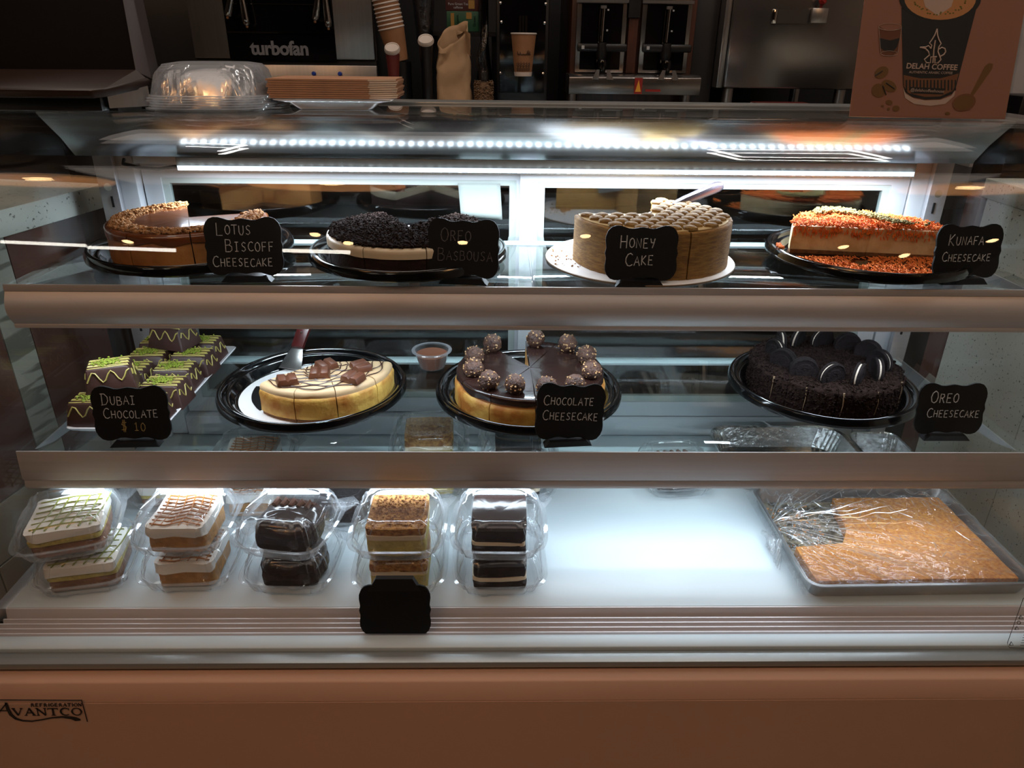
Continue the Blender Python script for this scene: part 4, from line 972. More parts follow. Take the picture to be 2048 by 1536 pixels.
cf = obj('cling_film', MB().grid(film, 170, 130), 'cling_film', loc=(pcx, pcy, ZB+0.0004), rot=(0, 0, math.radians(1.0)), smooth=30)
tag(cf, 'wrinkled clear cling film stretched over the sheet pan', 'cling film')
plasticmat('film_crease_glint', 0.18, 0.6, 2.0, 0.12)  # white strands laid along the creases, for light the film ridges catch
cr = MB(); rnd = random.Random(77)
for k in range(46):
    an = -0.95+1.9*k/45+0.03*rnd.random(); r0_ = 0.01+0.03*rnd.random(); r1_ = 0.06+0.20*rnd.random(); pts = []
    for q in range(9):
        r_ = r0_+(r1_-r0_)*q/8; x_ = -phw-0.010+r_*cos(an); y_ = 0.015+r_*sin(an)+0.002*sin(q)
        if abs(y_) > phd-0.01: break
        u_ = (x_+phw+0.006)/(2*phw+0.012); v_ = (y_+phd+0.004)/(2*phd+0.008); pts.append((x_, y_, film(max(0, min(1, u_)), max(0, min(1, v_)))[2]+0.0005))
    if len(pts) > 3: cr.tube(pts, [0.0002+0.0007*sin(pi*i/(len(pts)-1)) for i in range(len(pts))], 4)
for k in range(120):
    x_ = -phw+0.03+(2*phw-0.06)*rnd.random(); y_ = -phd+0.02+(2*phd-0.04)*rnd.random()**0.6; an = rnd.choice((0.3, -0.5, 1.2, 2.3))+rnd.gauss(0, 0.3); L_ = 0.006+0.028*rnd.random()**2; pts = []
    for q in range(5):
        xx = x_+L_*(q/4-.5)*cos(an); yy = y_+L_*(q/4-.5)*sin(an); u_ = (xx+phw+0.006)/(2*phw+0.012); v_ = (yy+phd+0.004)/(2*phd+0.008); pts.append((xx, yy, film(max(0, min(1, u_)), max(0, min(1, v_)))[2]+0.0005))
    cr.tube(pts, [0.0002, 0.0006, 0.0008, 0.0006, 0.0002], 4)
obj('crease_glints', cr, 'film_crease_glint', cf, smooth=60, kind='stuff')
bun = MB()
for k in range(9):
    a = k/9; bun.tube([(-phw-0.004-0.010*a, -0.03+0.055*a+0.004*sin(k*2), 0.030-0.022*a), (-phw-0.010+0.003*sin(k), -0.045+0.050*a, 0.014), (-phw-0.014, -0.060+0.060*a, 0.004)], [0.003, 0.005, 0.002], 6)
bo = obj('film_gather', wob(bun, 0.003, 80, 2), 'cling_film', loc=(pcx, pcy, ZB+0.0004), smooth=60); tag(bo, 'bunched clear film bundle hanging at the left edge of the pan', 'cling film')
# dark wrapped pan behind glass at right and foil pans
def foil_pan(x, y, z, hw, hd, hh, label, rz=0.0):
    rings = []
    def fr(hw, hd, z, a):
        base = rr(hw, hd, min(hw, hd)*0.45, z, 14); return [(px*(1+a*(1 if i % 2 else -1)), py*(1+a*(1 if i % 2 else -1)), pz) for i, (px, py, pz) in enumerate(base)]
    o = obj('foil_pan', loft([fr(hw*0.86, hd*0.86, 0, 0.0), fr(hw*0.97, hd*0.97, hh, 0.010), fr(hw, hd, hh+0.001, 0.0), fr(hw*1.0, hd*1.0, hh+0.004, 0.0), fr(hw*0.965, hd*0.965, hh+0.002, 0.0), fr(hw*0.95, hd*0.95, hh-0.004, 0.010), fr(hw*0.84, hd*0.84, 0.0015, 0.0)]), 'foil', smooth=25, loc=(x, y, z), rot=(0, 0, rz)); tag(o, label, 'foil pan', 'foil pans'); return o
foil_pan(0.478, 1.132, ZB+0.0005, 0.128, 0.088, 0.036, 'wide crimped foil pan standing behind the sheet pan')
foil_pan(0.660, 1.120, ZB+0.0005, 0.046, 0.080, 0.034, 'narrow crimped foil pan in the right rear corner of the deck')

# ------------------------------------------------------------------ things on top of the case
TOPZ = 1.2206
# stack of nested clear domed containers
def make_dome():
    t = thing('plastic_container', 'x', 'container')
    e = [(0.088, 0.0), (0.0885, 0.002), (0.081, 0.003), (0.079, 0.007), (0.071, 0.034), (0.066, 0.041), (0.050, 0.0435), (0.030, 0.0425)]
    obj('dome', loft([sring(a, z, 0.03 if 0.005 < z < 0.04 else 0.0, 112, 3.2) for a, z in e], False, True), 'stack_plastic', t, smooth=35)
    obj('flange', MB().prism([(0.062, -0.05), (0.098, -0.045), (0.104, 0.0), (0.098, 0.045), (0.062, 0.05)], 0.0006, 0.0014), 'stack_plastic', t)
    return t
dm0 = make_dome(); ord_ = ['bottom', 'second', 'third', 'fourth', 'fifth', 'top']
for i in range(6):
    L_ = (-0.462+0.002*(i % 3), 1.142+0.002*(i % 2), TOPZ+0.0032*i+0.0004); rz = 0.1+0.05*(i % 3); lb = f'clear plastic food container, {ord_[i]} of the nested stack on the glass top'
    if i == 0: dm0.location = L_; dm0.rotation_euler = (0, 0, rz); dm0['label'] = lb; dm0['group'] = 'nested plastic containers'
    else: dup(dm0, L_, rz, lb, 'nested plastic containers')
# kraft boards on a white dish
mat('kraft', (178, 132, 100), 0.75, var=0.1, scale=30); mat('kraft_edge', (206, 184, 160), 0.7)
ds = thing('white_dish', 'square white footed dish under the stack of brown cardboard trays', 'dish', (-0.284, 1.150, TOPZ))
obj('foot', loft([rr(0.052, 0.036, 0.006, 0.0002), rr(0.056, 0.038, 0.006, 0.003), rr(0.064, 0.042, 0.006, 0.009), rr(0.084, 0.050, 0.006, 0.0125), rr(0.086, 0.051, 0.006, 0.0145), rr(0.078, 0.046, 0.006, 0.0148)]), 'porcelain', ds)
kb = None
for i in range(9):
    L_ = (-0.284+0.0012*sin(i*2.1), 1.152, TOPZ+0.0153+i*0.00285); lb = f'flat brown cardboard tray, {["bottom","second","third","fourth","fifth","sixth","seventh","eighth","top"][i]} of the stack on the white dish'
    if kb is None:
        kb = thing('cardboard_tray', lb, 'tray', L_, 0.0, 'stacked cardboard trays')
        obj('tray_base', MB().prism([(-0.089, -0.052), (0.052, -0.052), (0.089, -0.032), (0.089, 0.052), (-0.089, 0.052)], 0.0, 0.0024), 'kraft', kb)
        obj('front_edge', MB().prism([(0.053, -0.0522), (0.0895, -0.0322), (0.0895, -0.030), (0.053, -0.0505)], 0.0001, 0.0023), 'kraft_edge', kb)
    else: dup(kb, L_, 0.004*sin(i), lb)
# coffee advertisement in an acrylic stand
mat('ad_paper', (158, 110, 90), 0.6, spec=0.2); mat('ad_black', (20, 16, 14), 0.6); mat('ad_brown', (120, 74, 40), 0.6); mat('ad_foam', (196, 132, 78), 0.6); mat('ad_light', (196, 166, 148), 0.6); mat('ad_gold', (116, 78, 30), 0.6); mat('ad_crema', (110, 60, 30), 0.6); mat('ad_green', (110, 100, 30), 0.6)
A = PZ(1698, 233, TOPZ+0.001); B = PZ(2010, 239, TOPZ+0.001); wv = (B-A); wv.z = 0; aw = wv.length; wv.normalize(); bk = Vector((-wv.y, wv.x, 0)); upv = (Vector((0, 0, 1))*cos(0.20)+bk*sin(0.20)).normalized()
ad = thing('advertising_stand', 'slanted acrylic stand with a tan coffee advertisement', 'sign', A+Vector((0, 0, 0)))
fr = wv.cross(upv)  # towards camera
def ADP(u, v, off):   # pixel on the sheet plane -> local
    d = ray(u, v); t = (A-CAM).dot(fr)/d.dot(fr); return CAM+d*t+fr*off-A
def adplane(name, pts, m, off, par, label=None):
    mb = MB(); n = len(pts); P0 = [ADP(u, v, off) for u, v in pts]; P1 = [p-fr*0.0002 for p in P0]
    mb.v = [tuple(p) for p in P0+P1]; mb.f = [tuple(range(n)), tuple(range(n, 2*n))[::-1]]+[(i, (i+1) % n, n+(i+1) % n, n+i) for i in range(n)]
    return obj(name, mb, m, par, smooth=0, label=label)
def sheetbox(w, h, o0, o1):
    mb = MB(); q = [Vector((0, 0, 0)), wv*w, wv*w+upv*h, upv*h]; mb.v = [tuple(p+fr*o0) for p in q]+[tuple(p+fr*o1) for p in q]
    mb.f = [(0, 1, 2, 3), (7, 6, 5, 4)]+[(i, 4+i, 4+(i+1) % 4, (i+1) % 4) for i in range(4)]; return mb
if fr.y > 0: fr = -fr
sheet_ = obj('printed_sheet', sheetbox(aw, 0.28, -0.0002, -0.0010), 'ad_paper', ad, smooth=0)
obj('acrylic_front', sheetbox(aw+0.002, 0.282, 0.0024, 0.0010), 'acrylic', ad, smooth=0)
obj('acrylic_back', sheetbox(aw+0.002, 0.282, -0.0014, -0.0030), 'acrylic', ad, smooth=0)
mb = MB(); q = [Vector((0, 0, 0)), wv*aw, wv*aw+bk*0.07, bk*0.07]; mb.v = [tuple(p) for p in q]+[tuple(p+Vector((0, 0, .002))) for p in q]; mb.f = [(3, 2, 1, 0), (4, 5, 6, 7)]+[(i, (i+1) % 4, 4+(i+1) % 4, 4+i) for i in range(4)]
obj('acrylic_foot', mb, 'acrylic', ad, smooth=0)
def el(cx, cy, rx, ry, n=28, a0=0, a1=360, rot=0):
    out = []
    for i in range(n):
        t = math.radians(a0+(a1-a0)*i/(n if a1-a0 == 360 else n-1)); x, y = rx*cos(t), ry*sin(t); out.append((cx+x*cos(rot)-y*sin(rot), cy+x*sin(rot)+y*cos(rot)))
    return out
T = 0.0003
adplane('printed_cup', [(1803, 15), (1806, 170), (1810, 184), (1825, 194), (1850, 199), (1880, 198), (1904, 188), (1912, 174), (1955, 8)], 'ad_black', T, sheet_)
adplane('printed_cup_base', [(1806, 176), (1812, 188), (1828, 197), (1850, 201), (1880, 200), (1902, 192), (1911, 180), (1908, 192), (1890, 208), (1860, 212), (1828, 208), (1810, 196)], 'ad_light', T*0.9, sheet_)
adplane('printed_cup_rim', el(1880, -2, 82, 44), 'ad_black', T*1.5, sheet_); adplane('printed_foam', el(1880, -4, 72, 44), 'ad_foam', T*2, sheet_)
adplane('printed_heart', [(1875, 32), (1850, 14), (1845, -6), (1862, -14), (1877, -4), (1895, -14), (1908, -6), (1902, 14)], 'ad_light', T*2.5, sheet_)
rnd = random.Random(3)
for k in range(26):
    t = pi*(0.08+0.84*k/25); adplane('printed_nut', el(1880+54*cos(t)+rnd.uniform(-4, 4), -6+34*sin(t)+rnd.uniform(-3, 3), 2.2, 1.6, 6), 'ad_green', T*2.6, sheet_)
adplane('printed_band', [(1807, 150), (1807, 172), (1816, 186), (1850, 194), (1880, 193), (1905, 182), (1911, 170), (1917, 147), (1880, 157), (1840, 157)], 'ad_brown', T*1.6, sheet_)
for k in range(15): adplane('printed_stripe', [(1811+k*7, 160), (1814+k*7, 160), (1814+k*7-0.3*k*0.1, 181), (1811+k*7-0.3*k*0.1, 181)], 'ad_black', T*2.0, sheet_)
adplane('printed_label', [(1820, 174), (1888, 177), (1886, 189), (1822, 187)], 'ad_black', T*2.3, sheet_)
# emblem strokes
def adstroke(name, strokes, m, w, off=T*2.8):
    mb = MB()
    for st in strokes: mb.tube([ADP(u, v, off) for u, v in st], w, 4)
    return obj(name, mb, m, sheet_, smooth=0)
E8 = lambda x, y: (1640+x/5.02, y/5.02)
em = [[(1172, 290), (1150, 350), (1120, 400), (1095, 435), (1118, 455), (1110, 490)], [(1172, 290), (1175, 350), (1190, 400), (1212, 440), (1190, 470), (1180, 520), (1200, 570), (1210, 600), (1180, 635), (1150, 635), (1150, 580)], [(1155, 405), (1140, 500), (1130, 635)], [(1000, 478), (1060, 475), (1085, 460), (1110, 490)], [(1000, 478), (1055, 490), (1085, 520), (1095, 555), (1045, 598), (1065, 632), (1105, 632), (1110, 575), (1170, 572)], [(1195, 495), (1220, 478), (1250, 490), (1258, 520), (1240, 550), (1205, 568)]]
adstroke('printed_emblem', [[E8(*p) for p in s] for s in em], 'ad_light', 0.0009)
def adtext(s, u, v, size, m, off, tilt=0.0, bold=0.0):
    mb = text_mesh(s, size, 0.0001, bold); o = ADP(u, v, off); ct, st = cos(tilt), sin(tilt)
    mb.v = [tuple(o + wv*(x*ct-y*st) + upv*(x*st+y*ct) + fr*z) for x, y, z in mb.v]
    return obj('printed_text', mb, m, sheet_, smooth=0)
adtext('DELAH COFFEE', 1863, 134, 0.0098, 'ad_light', T*2.8, -0.02, 0.0002)
adtext('AUTHENTIC ARABIC COFFEE', 1861, 145.5, 0.0044, 'ad_light', T*2.8, -0.01)
adtext('@delahcoffeehouse', 1854, 181.5, 0.0056, 'ad_light', T*2.8, -0.03)
# glass, nuts, spoon
adplane('printed_glass', [(1757, 52), (1760, 104), (1768, 111), (1786, 111), (1795, 102), (1803, 55), (1790, 60), (1770, 60)], 'ad_crema', T, sheet_)
adplane('printed_coffee', [(1758, 76), (1761, 96), (1770, 103), (1786, 103), (1794, 94), (1799, 76), (1780, 81)], 'ad_black', T*1.6, sheet_)
adstroke('printed_glass_rim', [el(1780, 54, 23, 7)+[(1803, 54)], [(1757, 54), (1761, 104)], [(1803, 54), (1796, 104)], el(1778, 107, 17, 5)], 'ad_light', 0.0003, T*2)
for cx, cy, rx, ry, ro in [(1763, 145, 15, 11, -0.6), (1778, 172, 16, 11, 0.5), (1757, 181, 14, 14, 0), (1778, 205, 7, 5, 0.2), (1792, 217, 7, 6, 0), (1765, 212, 3, 2, 0), (1777, 218, 3, 3, 0), (1895, 227, 5, 3, 0)]:
    adplane('printed_nut', el(cx, cy, rx, ry, 16, rot=ro), 'ad_gold', T, sheet_)
for p in ([(1750, 152), (1765, 142)], [(1772, 166), (1789, 178)], [(1765, 172), (1772, 190)]): adstroke('printed_nut_gap', [p], 'ad_black', 0.0007, T*1.8)
adplane('printed_spoon_handle', [(1940, 190), (1946, 192), (1984, 138), (1986, 128), (1978, 126), (1970, 132)], 'ad_gold', T, sheet_)
adplane('printed_spoon_bowl', el(1928, 205, 24, 17, 20, rot=-0.3), 'ad_brown', T*1.2, sheet_); adplane('printed_spoon_nuts', el(1927, 205, 20, 13, 20, rot=-0.3), 'ad_gold', T*1.6, sheet_)
# register terminal at the left
mat('terminal_dark', (12, 6, 6), 0.6, spec=0.06); mat('terminal_frame', (70, 64, 64), 0.45, spec=0.3); mat('terminal_lip', (42, 27, 20), 0.3, spec=0.4)
rg = thing('register_terminal', 'dark point of sale terminal with grey bezel standing on the case top', 'terminal', (-0.72, 1.09, TOPZ))
ox, oy, oz = -0.72, 1.09, TOPZ
def RL(p): return (p[0]-ox, p[1]-oy, p[2]-oz)
# screen body
def quadprism(P, th, d=Vector((0, 1, 0))):
    mb = MB(); n = len(P); mb.v = [RL(p) for p in P]+[RL(Vector(p)+d*th) for p in P]; mb.f = [tuple(range(n)), tuple(range(n, 2*n))[::-1]]+[(i, (i+1) % n, n+(i+1) % n, n+i) for i in range(n)]; return mb
s0 = PY(272, 142, 1.085); s1 = PY(246, 0, 1.13); s1 = s0+(s1-s0)*1.6
L0 = Vector((-0.98, s0.y, s0.z)); L1 = Vector((-0.98, s1.y, s1.z))
obj('screen', quadprism([L0, s0, s1, L1], 0.02), 'terminal_dark', rg, bevel=0.001)
e0 = PY(303, 158, 1.10); e1 = PY(268, 0, 1.135); e1 = e0+(e1-e0)*1.6
obj('side_bezel', quadprism([s0+Vector((0, -.002, 0)), e0, e1, s1+Vector((0, -.002, 0))], 0.03), 'terminal_frame', rg, bevel=0.001)
c1 = PY(200, 168, 1.02); c2 = PY(60, 172, 1.01); c3 = Vector((-0.98, 1.01, c2.z)); d1 = PY(215, 188, 1.02); d2 = PY(150, 193, 1.01); d3 = Vector((-0.98, 1.01, d2.z-0.002)); d0 = PY(303, 161, 1.09)
mb = MB(); top = [Vector((-0.98, 1.085, s0.z)), s0, e0, PY(215, 176, 1.03), PY(180, 180, 1.012), Vector((-0.98, 1.008, PY(100, 180, 1.012).z))]
bot = [p+Vector((0, 0.004, -0.011)) for p in top]
n = 6; mb.v = [RL(p) for p in top+bot]; mb.f = [tuple(range(n)), tuple(range(n, 2*n))[::-1]]+[(i, (i+1) % n, n+(i+1) % n, n+i) for i in range(n)]
obj('lower_lip', mb, 'terminal_lip', rg, bevel=0.003)
mb = MB().b2(-0.97-ox, -0.575-ox, 1.035-oy, 1.17-oy, 0.0005, 0.0205); obj('base', mb, 'black_plastic', rg, bevel=0.003)
a_ = Vector((-0.570, 1.045, TOPZ+0.004)); b_ = PZ(303, 212, TOPZ+0.004); mb = MB()
q = [a_, b_, Vector((b_.x, b_.y, TOPZ+0.030)), Vector((a_.x, a_.y, TOPZ+0.020))]; mb.v = [RL(p) for p in q]+[RL(p+Vector((-0.003, 0.003, 0))) for p in q]; mb.f = [(0, 1, 2, 3), (7, 6, 5, 4)]+[(i, 4+i, 4+(i+1) % 4, (i+1) % 4) for i in range(4)]
obj('metal_plate', mb, 'steel', rg)
for q in (a_+Vector((0.0, 0.01, -0.004)), b_+Vector((-0.006, -0.004, -0.004))): obj('foot', MB().b2(q.x-ox-0.006, q.x-ox+0.006, q.y-oy, q.y-oy+0.012, 0.0, 0.0038), 'rubber_black', rg)

# ------------------------------------------------------------------ back bar
YBK = 2.30
mat('counter_dark', (30, 27, 26), 0.4); mat('cup_kraft', (150, 104, 68), 0.7, var=0.1, scale=30); mat('cup_red', (96, 32, 28), 0.5); mat('cup_rim', (214, 200, 188), 0.6); mat('bag_kraft', (168, 134, 98), 0.75, var=0.10, scale=14, bump=0.25, bscale=20)
mat('box_green', (22, 70, 40), 0.5, var=0.2, scale=30); mat('box_red', (70, 30, 24), 0.5, var=0.2, scale=20); mat('box_gold', (150, 110, 44), 0.5); mat('beans', (112, 84, 58), 0.6, var=0.3, scale=200)
mat('logo_grey', (112, 110, 112), 0.5); mat('print_grey', (170, 168, 166), 0.5); mat('print_dark', (60, 40, 26), 0.6); mat('dial_blue', (30, 60, 150), 0.4); mat('sticker_red', (140, 30, 22), 0.5); mat('sticker_yellow', (226, 160, 50), 0.5); mat('wood_red', (70, 38, 26), 0.35, var=0.3, scale=8, stretch=(10, 10, 1))
bc = thing('back_counter', 'long dark work counter behind the display case carrying the machines', 'counter', (0, 2.6, 0))
obj('worktop', MB().b2(-1.9, 1.9, -0.42, 0.42, 0.87, 0.91), 'counter_dark', bc, bevel=0.003)
obj('cabinet', MB().b2(-1.88, 1.88, -0.38, 0.42, 0.0, 0.869), 'counter_dark', bc)
CT = 0.9105
def Bp(u, v, y=YBK): return PY(u, v, y)
# convection oven
oL = Bp(385, 60).x-0.0; oR = Bp(750, 60).x; ovc = (oL+oR)/2
ov = thing('convection_oven', 'stainless steel convection oven with a dark glass door on the back counter', 'oven', (ovc, YBK, CT))
hw = (oR-oL)/2; dz = lambda v: Bp(560, v).z-CT
obj('body', MB().b2(-hw, hw, 0.012, 0.55, 0.055, 0.68), 'steel', ov, bevel=0.004)
for sx in (-1, 1):
    for yy in (0.06, 0.5): obj('leg', MB().lathe([(0.016, 0), (0.02, 0.004), (0.014, 0.054)], 12, (sx*(hw-0.05), yy, 0)), 'rubber_black', ov)
dl, drr = Bp(458, 60).x-ovc, Bp(672, 60).x-ovc
dr = obj('door', MB().b2(-hw+0.002, hw-0.002, -0.020, 0.0115, dz(118), 0.66), 'steel', ov, bevel=0.003)
obj('window', MB().b2(dl, drr, -0.0235, -0.0202, dz(120), 0.60), 'black_gloss', dr)
obj('chrome_trim', MB().b2(dl, drr, -0.0262, -0.0237, dz(67), dz(64)), 'chrome', dr); obj('chrome_trim', MB().b2(dl+0.02, drr-0.01, -0.0262, -0.0237, dz(10), dz(8.5)), 'chrome', dr)
lt = stand(text_mesh('turbofan', 0.050, 0.0008, 0.0016, 0.0, 0.95)); obj('logo', shift(lt, ((Bp(564, 97).x-ovc), -0.0248, dz(97.5))), 'logo_grey', dr, smooth=0, label='grey brand lettering on the oven door')
obj('gap', MB().b2(-hw, hw, -0.010, 0.0118, dz(128), dz(119)), 'rubber_black', ov)
cpn = obj('control_panel', MB().b2(-hw, hw, -0.012, 0.0118, 0.056, dz(129)), 'steel', ov, bevel=0.002)
for u in (630, 682): obj('knob', MB().lathe([(0.006, 0), (0.006, 0.006), (0.004, 0.008)], 12), 'dial_blue', cpn, loc=(Bp(u, 146).x-ovc, -0.0125, dz(146)), rot=(pi/2, 0, 0))
# side panel left of oven
pn = tag(obj('dark_cabinet', MB().b2(Bp(262, 60).x-0.3, oL-0.02, YBK+0.05, YBK+0.5, CT, 1.62), 'black_plastic', bevel=0.004), 'tall black cabinet standing left of the oven', 'cabinet')
# tongs hanging from a rail in front of the oven
def tongs(u0, u1, v0, v1, label):
    a = Bp(u0, v0, YBK-0.06); b = Bp(u1, v1, YBK-0.055); tp = Bp((u0+u1)/2, -40, YBK-0.06)
    t = thing('tongs', label, 'tongs', tp)
    for p in (a, b):
        q = p-tp; obj('arm', MB().tube([(q.x*0.15, q.y, 0.0), (q.x*0.6, q.y, q.z*0.5), tuple(q*0.86), (q.x*0.97, q.y*0.97, q.z*0.95), tuple(q)], [0.006, 0.008, 0.0105, 0.009, 0.003], 10), 'chrome', t)
        obj('tip', MB().ico(tuple(q+Vector((0, 0, -0.002))), 0.004), 'cup_kraft', t)
    obj('pivot', MB().tube([(-0.012, 0, 0.0), (0.012, 0, 0.0)], 0.009, 8), 'chrome', t)
tongs(455, 494, 34, 52, 'chrome tongs hanging before the left of the oven window'); tongs(630, 657, 42, 56, 'chrome tongs hanging before the right of the oven window')
hr = tag(obj('hanging_rail', MB().tube([(oL-0.05, YBK-0.06, Bp(560, -46).z+0.012), (oR+0.05, YBK-0.06, Bp(560, -46).z+0.012)], 0.006, 8).tube([(oL-0.05, YBK-0.06, Bp(560, -46).z+0.012), (oL-0.05, YBK-0.06, 2.899)], 0.006, 8).tube([(oR+0.045, YBK-0.06, Bp(560, -46).z+0.012), (oR+0.045, YBK-0.06, 2.899)], 0.006, 8), 'chrome'), 'thin chrome rail hung from the ceiling holding two tongs before the oven', 'rail')
# nested paper cups
def make_cup(m, r, hgt, rimm='cup_rim'):
    t = thing('paper_cup', 'x', 'paper cup')
    obj('cup', MB().lathe([(0, 0), (r*0.72, 0), (r, hgt), (r*0.96, hgt), (r*0.69, 0.003), (0, 0.003)], 24, caps=False), m, t)
    obj('rim', MB().lathe([(r*0.97, hgt-0.001), (r*1.03, hgt-0.001), (r*1.05, hgt+0.001), (r*1.03, hgt+0.003), (r*0.97, hgt+0.003)], 24, caps=False), rimm, t)
    return t
CN = ['first', 'second', 'third', 'fourth', 'fifth', 'sixth', 'seventh', 'eighth', 'ninth', 'tenth', 'eleventh', 'twelfth', 'thirteenth', 'fourteenth']
cA = make_cup('cup_kraft', 0.036, 0.085); pA = Bp(797, 58)
for i in range(12):
    L_ = Vector((pA.x-0.0022*i, YBK-0.02+0.002*i, pA.z-0.082+0.0105*i)); lb = f'brown paper cup, {CN[i]} from the bottom of the tall nested column beside the oven'
    if i == 0: cA.location = L_; cA['label'] = lb; cA['group'] = 'nested brown paper cups'; cA.rotation_euler = (0.05, -0.2, 0)
    else: dup(cA, L_, 0, lb, 'nested brown paper cups', rot=(0.05, -0.2, 0))
ch_ = thing('cup_holder', 'black upright tube holder supporting the nested brown cups', 'holder', (pA.x, YBK-0.02, CT))
obj('tube', MB().lathe([(0.034, 0), (0.034, pA.z-0.084-CT), (0.031, pA.z-0.084-CT), (0.031, 0.0)], 20, caps=False), 'black_plastic', ch_); obj('base', MB().lathe([(0.05, 0), (0.05, 0.006), (0.03, 0.008)], 20), 'black_plastic', ch_)
def lidded(u, v, r, m, label, y, n_below, leanx):
    p = Bp(u, v, y); t = thing('lidded_cup_column', label, 'cups', (p.x, y, CT), 0)
    top = p.z-CT
    obj('column', MB().lathe([(0, 0), (r*0.74, 0.0)] + [(r*(0.76+0.03*(k % 2)), top*0.9*k/24) for k in range(1, 24)] + [(r*0.8, top-0.06), (r, top-0.004), (0, top-0.004)], 24, caps=False), m, t)
    obj('lid', MB().lathe([(r*1.0, -0.006), (r*1.12, -0.005), (r*1.14, 0.0), (r*1.02, 0.006), (r*0.94, 0.0055), (r*0.90, 0.003), (0, 0.003)], 28, caps=False), 'cup_rim', t, loc=(0, -0.004, top+0.008), rot=(0.62, 0, 0))
    return t
lidded(785, 104, 0.019, 'cup_red', 'dark red cup with white lid in front of nested brown cups', YBK-0.12, 8, 0)
lidded(852, 87, 0.020, 'black_plastic', 'black cup with white lid standing left of the paper bag', YBK-0.05, 8, 0)
# glasses upside down above
for u, lb in ((833, 'hanging clear plastic cups left of the tea boxes'),):
    p = Bp(u, 12, YBK+0.05); t = thing('clear_cup', lb, 'cup', (p.x+0.02, YBK+0.05, CT))
    obj('cup', MB().lathe([(0.024, p.z-CT-0.09), (0.036, p.z-CT+0.06), (0.034, p.z-CT+0.06), (0.022, p.z-CT-0.088)], 20, caps=False), 'bag_plastic', t); obj('stand', MB().lathe([(0.03, 0), (0.03, 0.005), (0.008, 0.01), (0.008, p.z-CT-0.09), (0.022, p.z-CT-0.088)], 16), 'black_plastic', t)
# tea boxes
def teabox(u0, u1, v0, v1, m, y, label, txt, zb):
    a = Bp(u0, v0, y); b = Bp(u1, v1, y); t = thing('tea_box', label, 'box', ((a.x+b.x)/2, y, zb)); w = abs(b.x-a.x)/2
    obj('carton', MB().b2(-w, w, 0, 0.07, 0, a.z-zb), m, t, bevel=0.001)
    return t, w, a.z-zb
shz = Bp(925, 63, YBK+0.08).z
sh = thing('wall_shelf', 'small black riser shelf under the tea boxes', 'shelf', (Bp(925, 60).x, YBK+0.12, CT)); obj('board', MB().b2(-0.10, 0.10, -0.05, 0.08, shz-CT-0.012, shz-CT-0.0005), 'black_plastic', sh)
for sx in (-1, 1): obj('post', MB().b2(sx*0.09-0.008, sx*0.09+0.008, -0.01, 0.07, 0, shz-CT-0.0125), 'black_plastic', sh)
t, w, hg = teabox(893, 958, 22, 60, 'box_green', YBK+0.08, 'green tea carton with gold patches standing under a dark carton', '', shz)
obj('print', MB().b2(-w+0.012, -w+0.022, -0.0012, -0.0002, 0.004, hg-0.005), 'box_gold', t); obj('print', MB().b2(0.010, 0.026, -0.0012, -0.0002, hg-0.02, hg-0.003), 'box_gold', t)
for k, s_ in ((-0.016, 'Organic'), (0.034, 'Green')):
    q = text_mesh(s_, 0.011, 0.0003); q.v = [(-y_+k, -0.0006, x_+hg*0.5) for x_, y_, z_ in q.v]; obj('lettering', q, 'print_grey', t, smooth=0)
t2, w, hg2 = teabox(890, 958, -30, 20, 'box_red', YBK+0.082, 'dark red tea carton lying on the green carton', '', shz+hg+0.0006)
for k, s_ in ((0.012, 'Pure Green Tea'), (0.003, 'caffeine')):
    obj('lettering', shift(stand(text_mesh(s_, 0.009, 0.0003)), (-0.012, -0.0006, k+0.006)), 'print_grey', t2, smooth=0)
obj('print', MB().b2(0.018, 0.036, -0.0012, -0.0002, 0.006, 0.028), 'box_gold', t2)
# crumpled kraft bag
def bagfn(wb, wt, db, hgt, seed, open_=True):
    def f(u, v):
        t = 2*pi*u; w = wb+(wt-wb)*v; d = db*(1-0.5*v)
        c, s = cos(t), sin(t); x = w*math.copysign(abs(c)**0.6, c); y = d*math.copysign(abs(s)**0.6, s)
        k = noise.noise_vector(Vector((x*26+seed, y*26, v*6)))*0.010*(0.25+v)
        k2 = noise.noise_vector(Vector((x*70+seed, y*70, v*18)))*0.003
        top = 0.030*sin(t*1.0+0.9)*max(0, v-0.75)/0.25
        return (x+k.x+k2.x, y+k.y+k2.y, hgt*v+top*1.2+k2.z)
    return f
pb = Bp(912, 205, YBK-0.06); zt_ = Bp(915, 70, YBK-0.06).z; hb = zt_-CT
bag = obj('paper_bag', MB().grid(bagfn(0.055, 0.043, 0.04, hb, 3), 60, 44, True), 'bag_kraft', loc=(pb.x-0.006, YBK-0.03, CT+0.0015), smooth=25); tag(bag, 'crumpled brown paper bag with folded open top on the back counter', 'paper bag')
m_ = bag.modifiers.new('t', 'SOLIDIFY'); m_.thickness = 0.0015
fl = MB().grid(lambda u, v: (0.010+0.040*u, -0.030+0.02*sin(u*4)+0.01*v, hb-0.004+0.016*sin(v*3+u*2)-0.030*v*u-0.006*u), 14, 8)
obj('folded_top', wob(fl, 0.005, 50, 3), 'bag_kraft', bag, smooth=25)
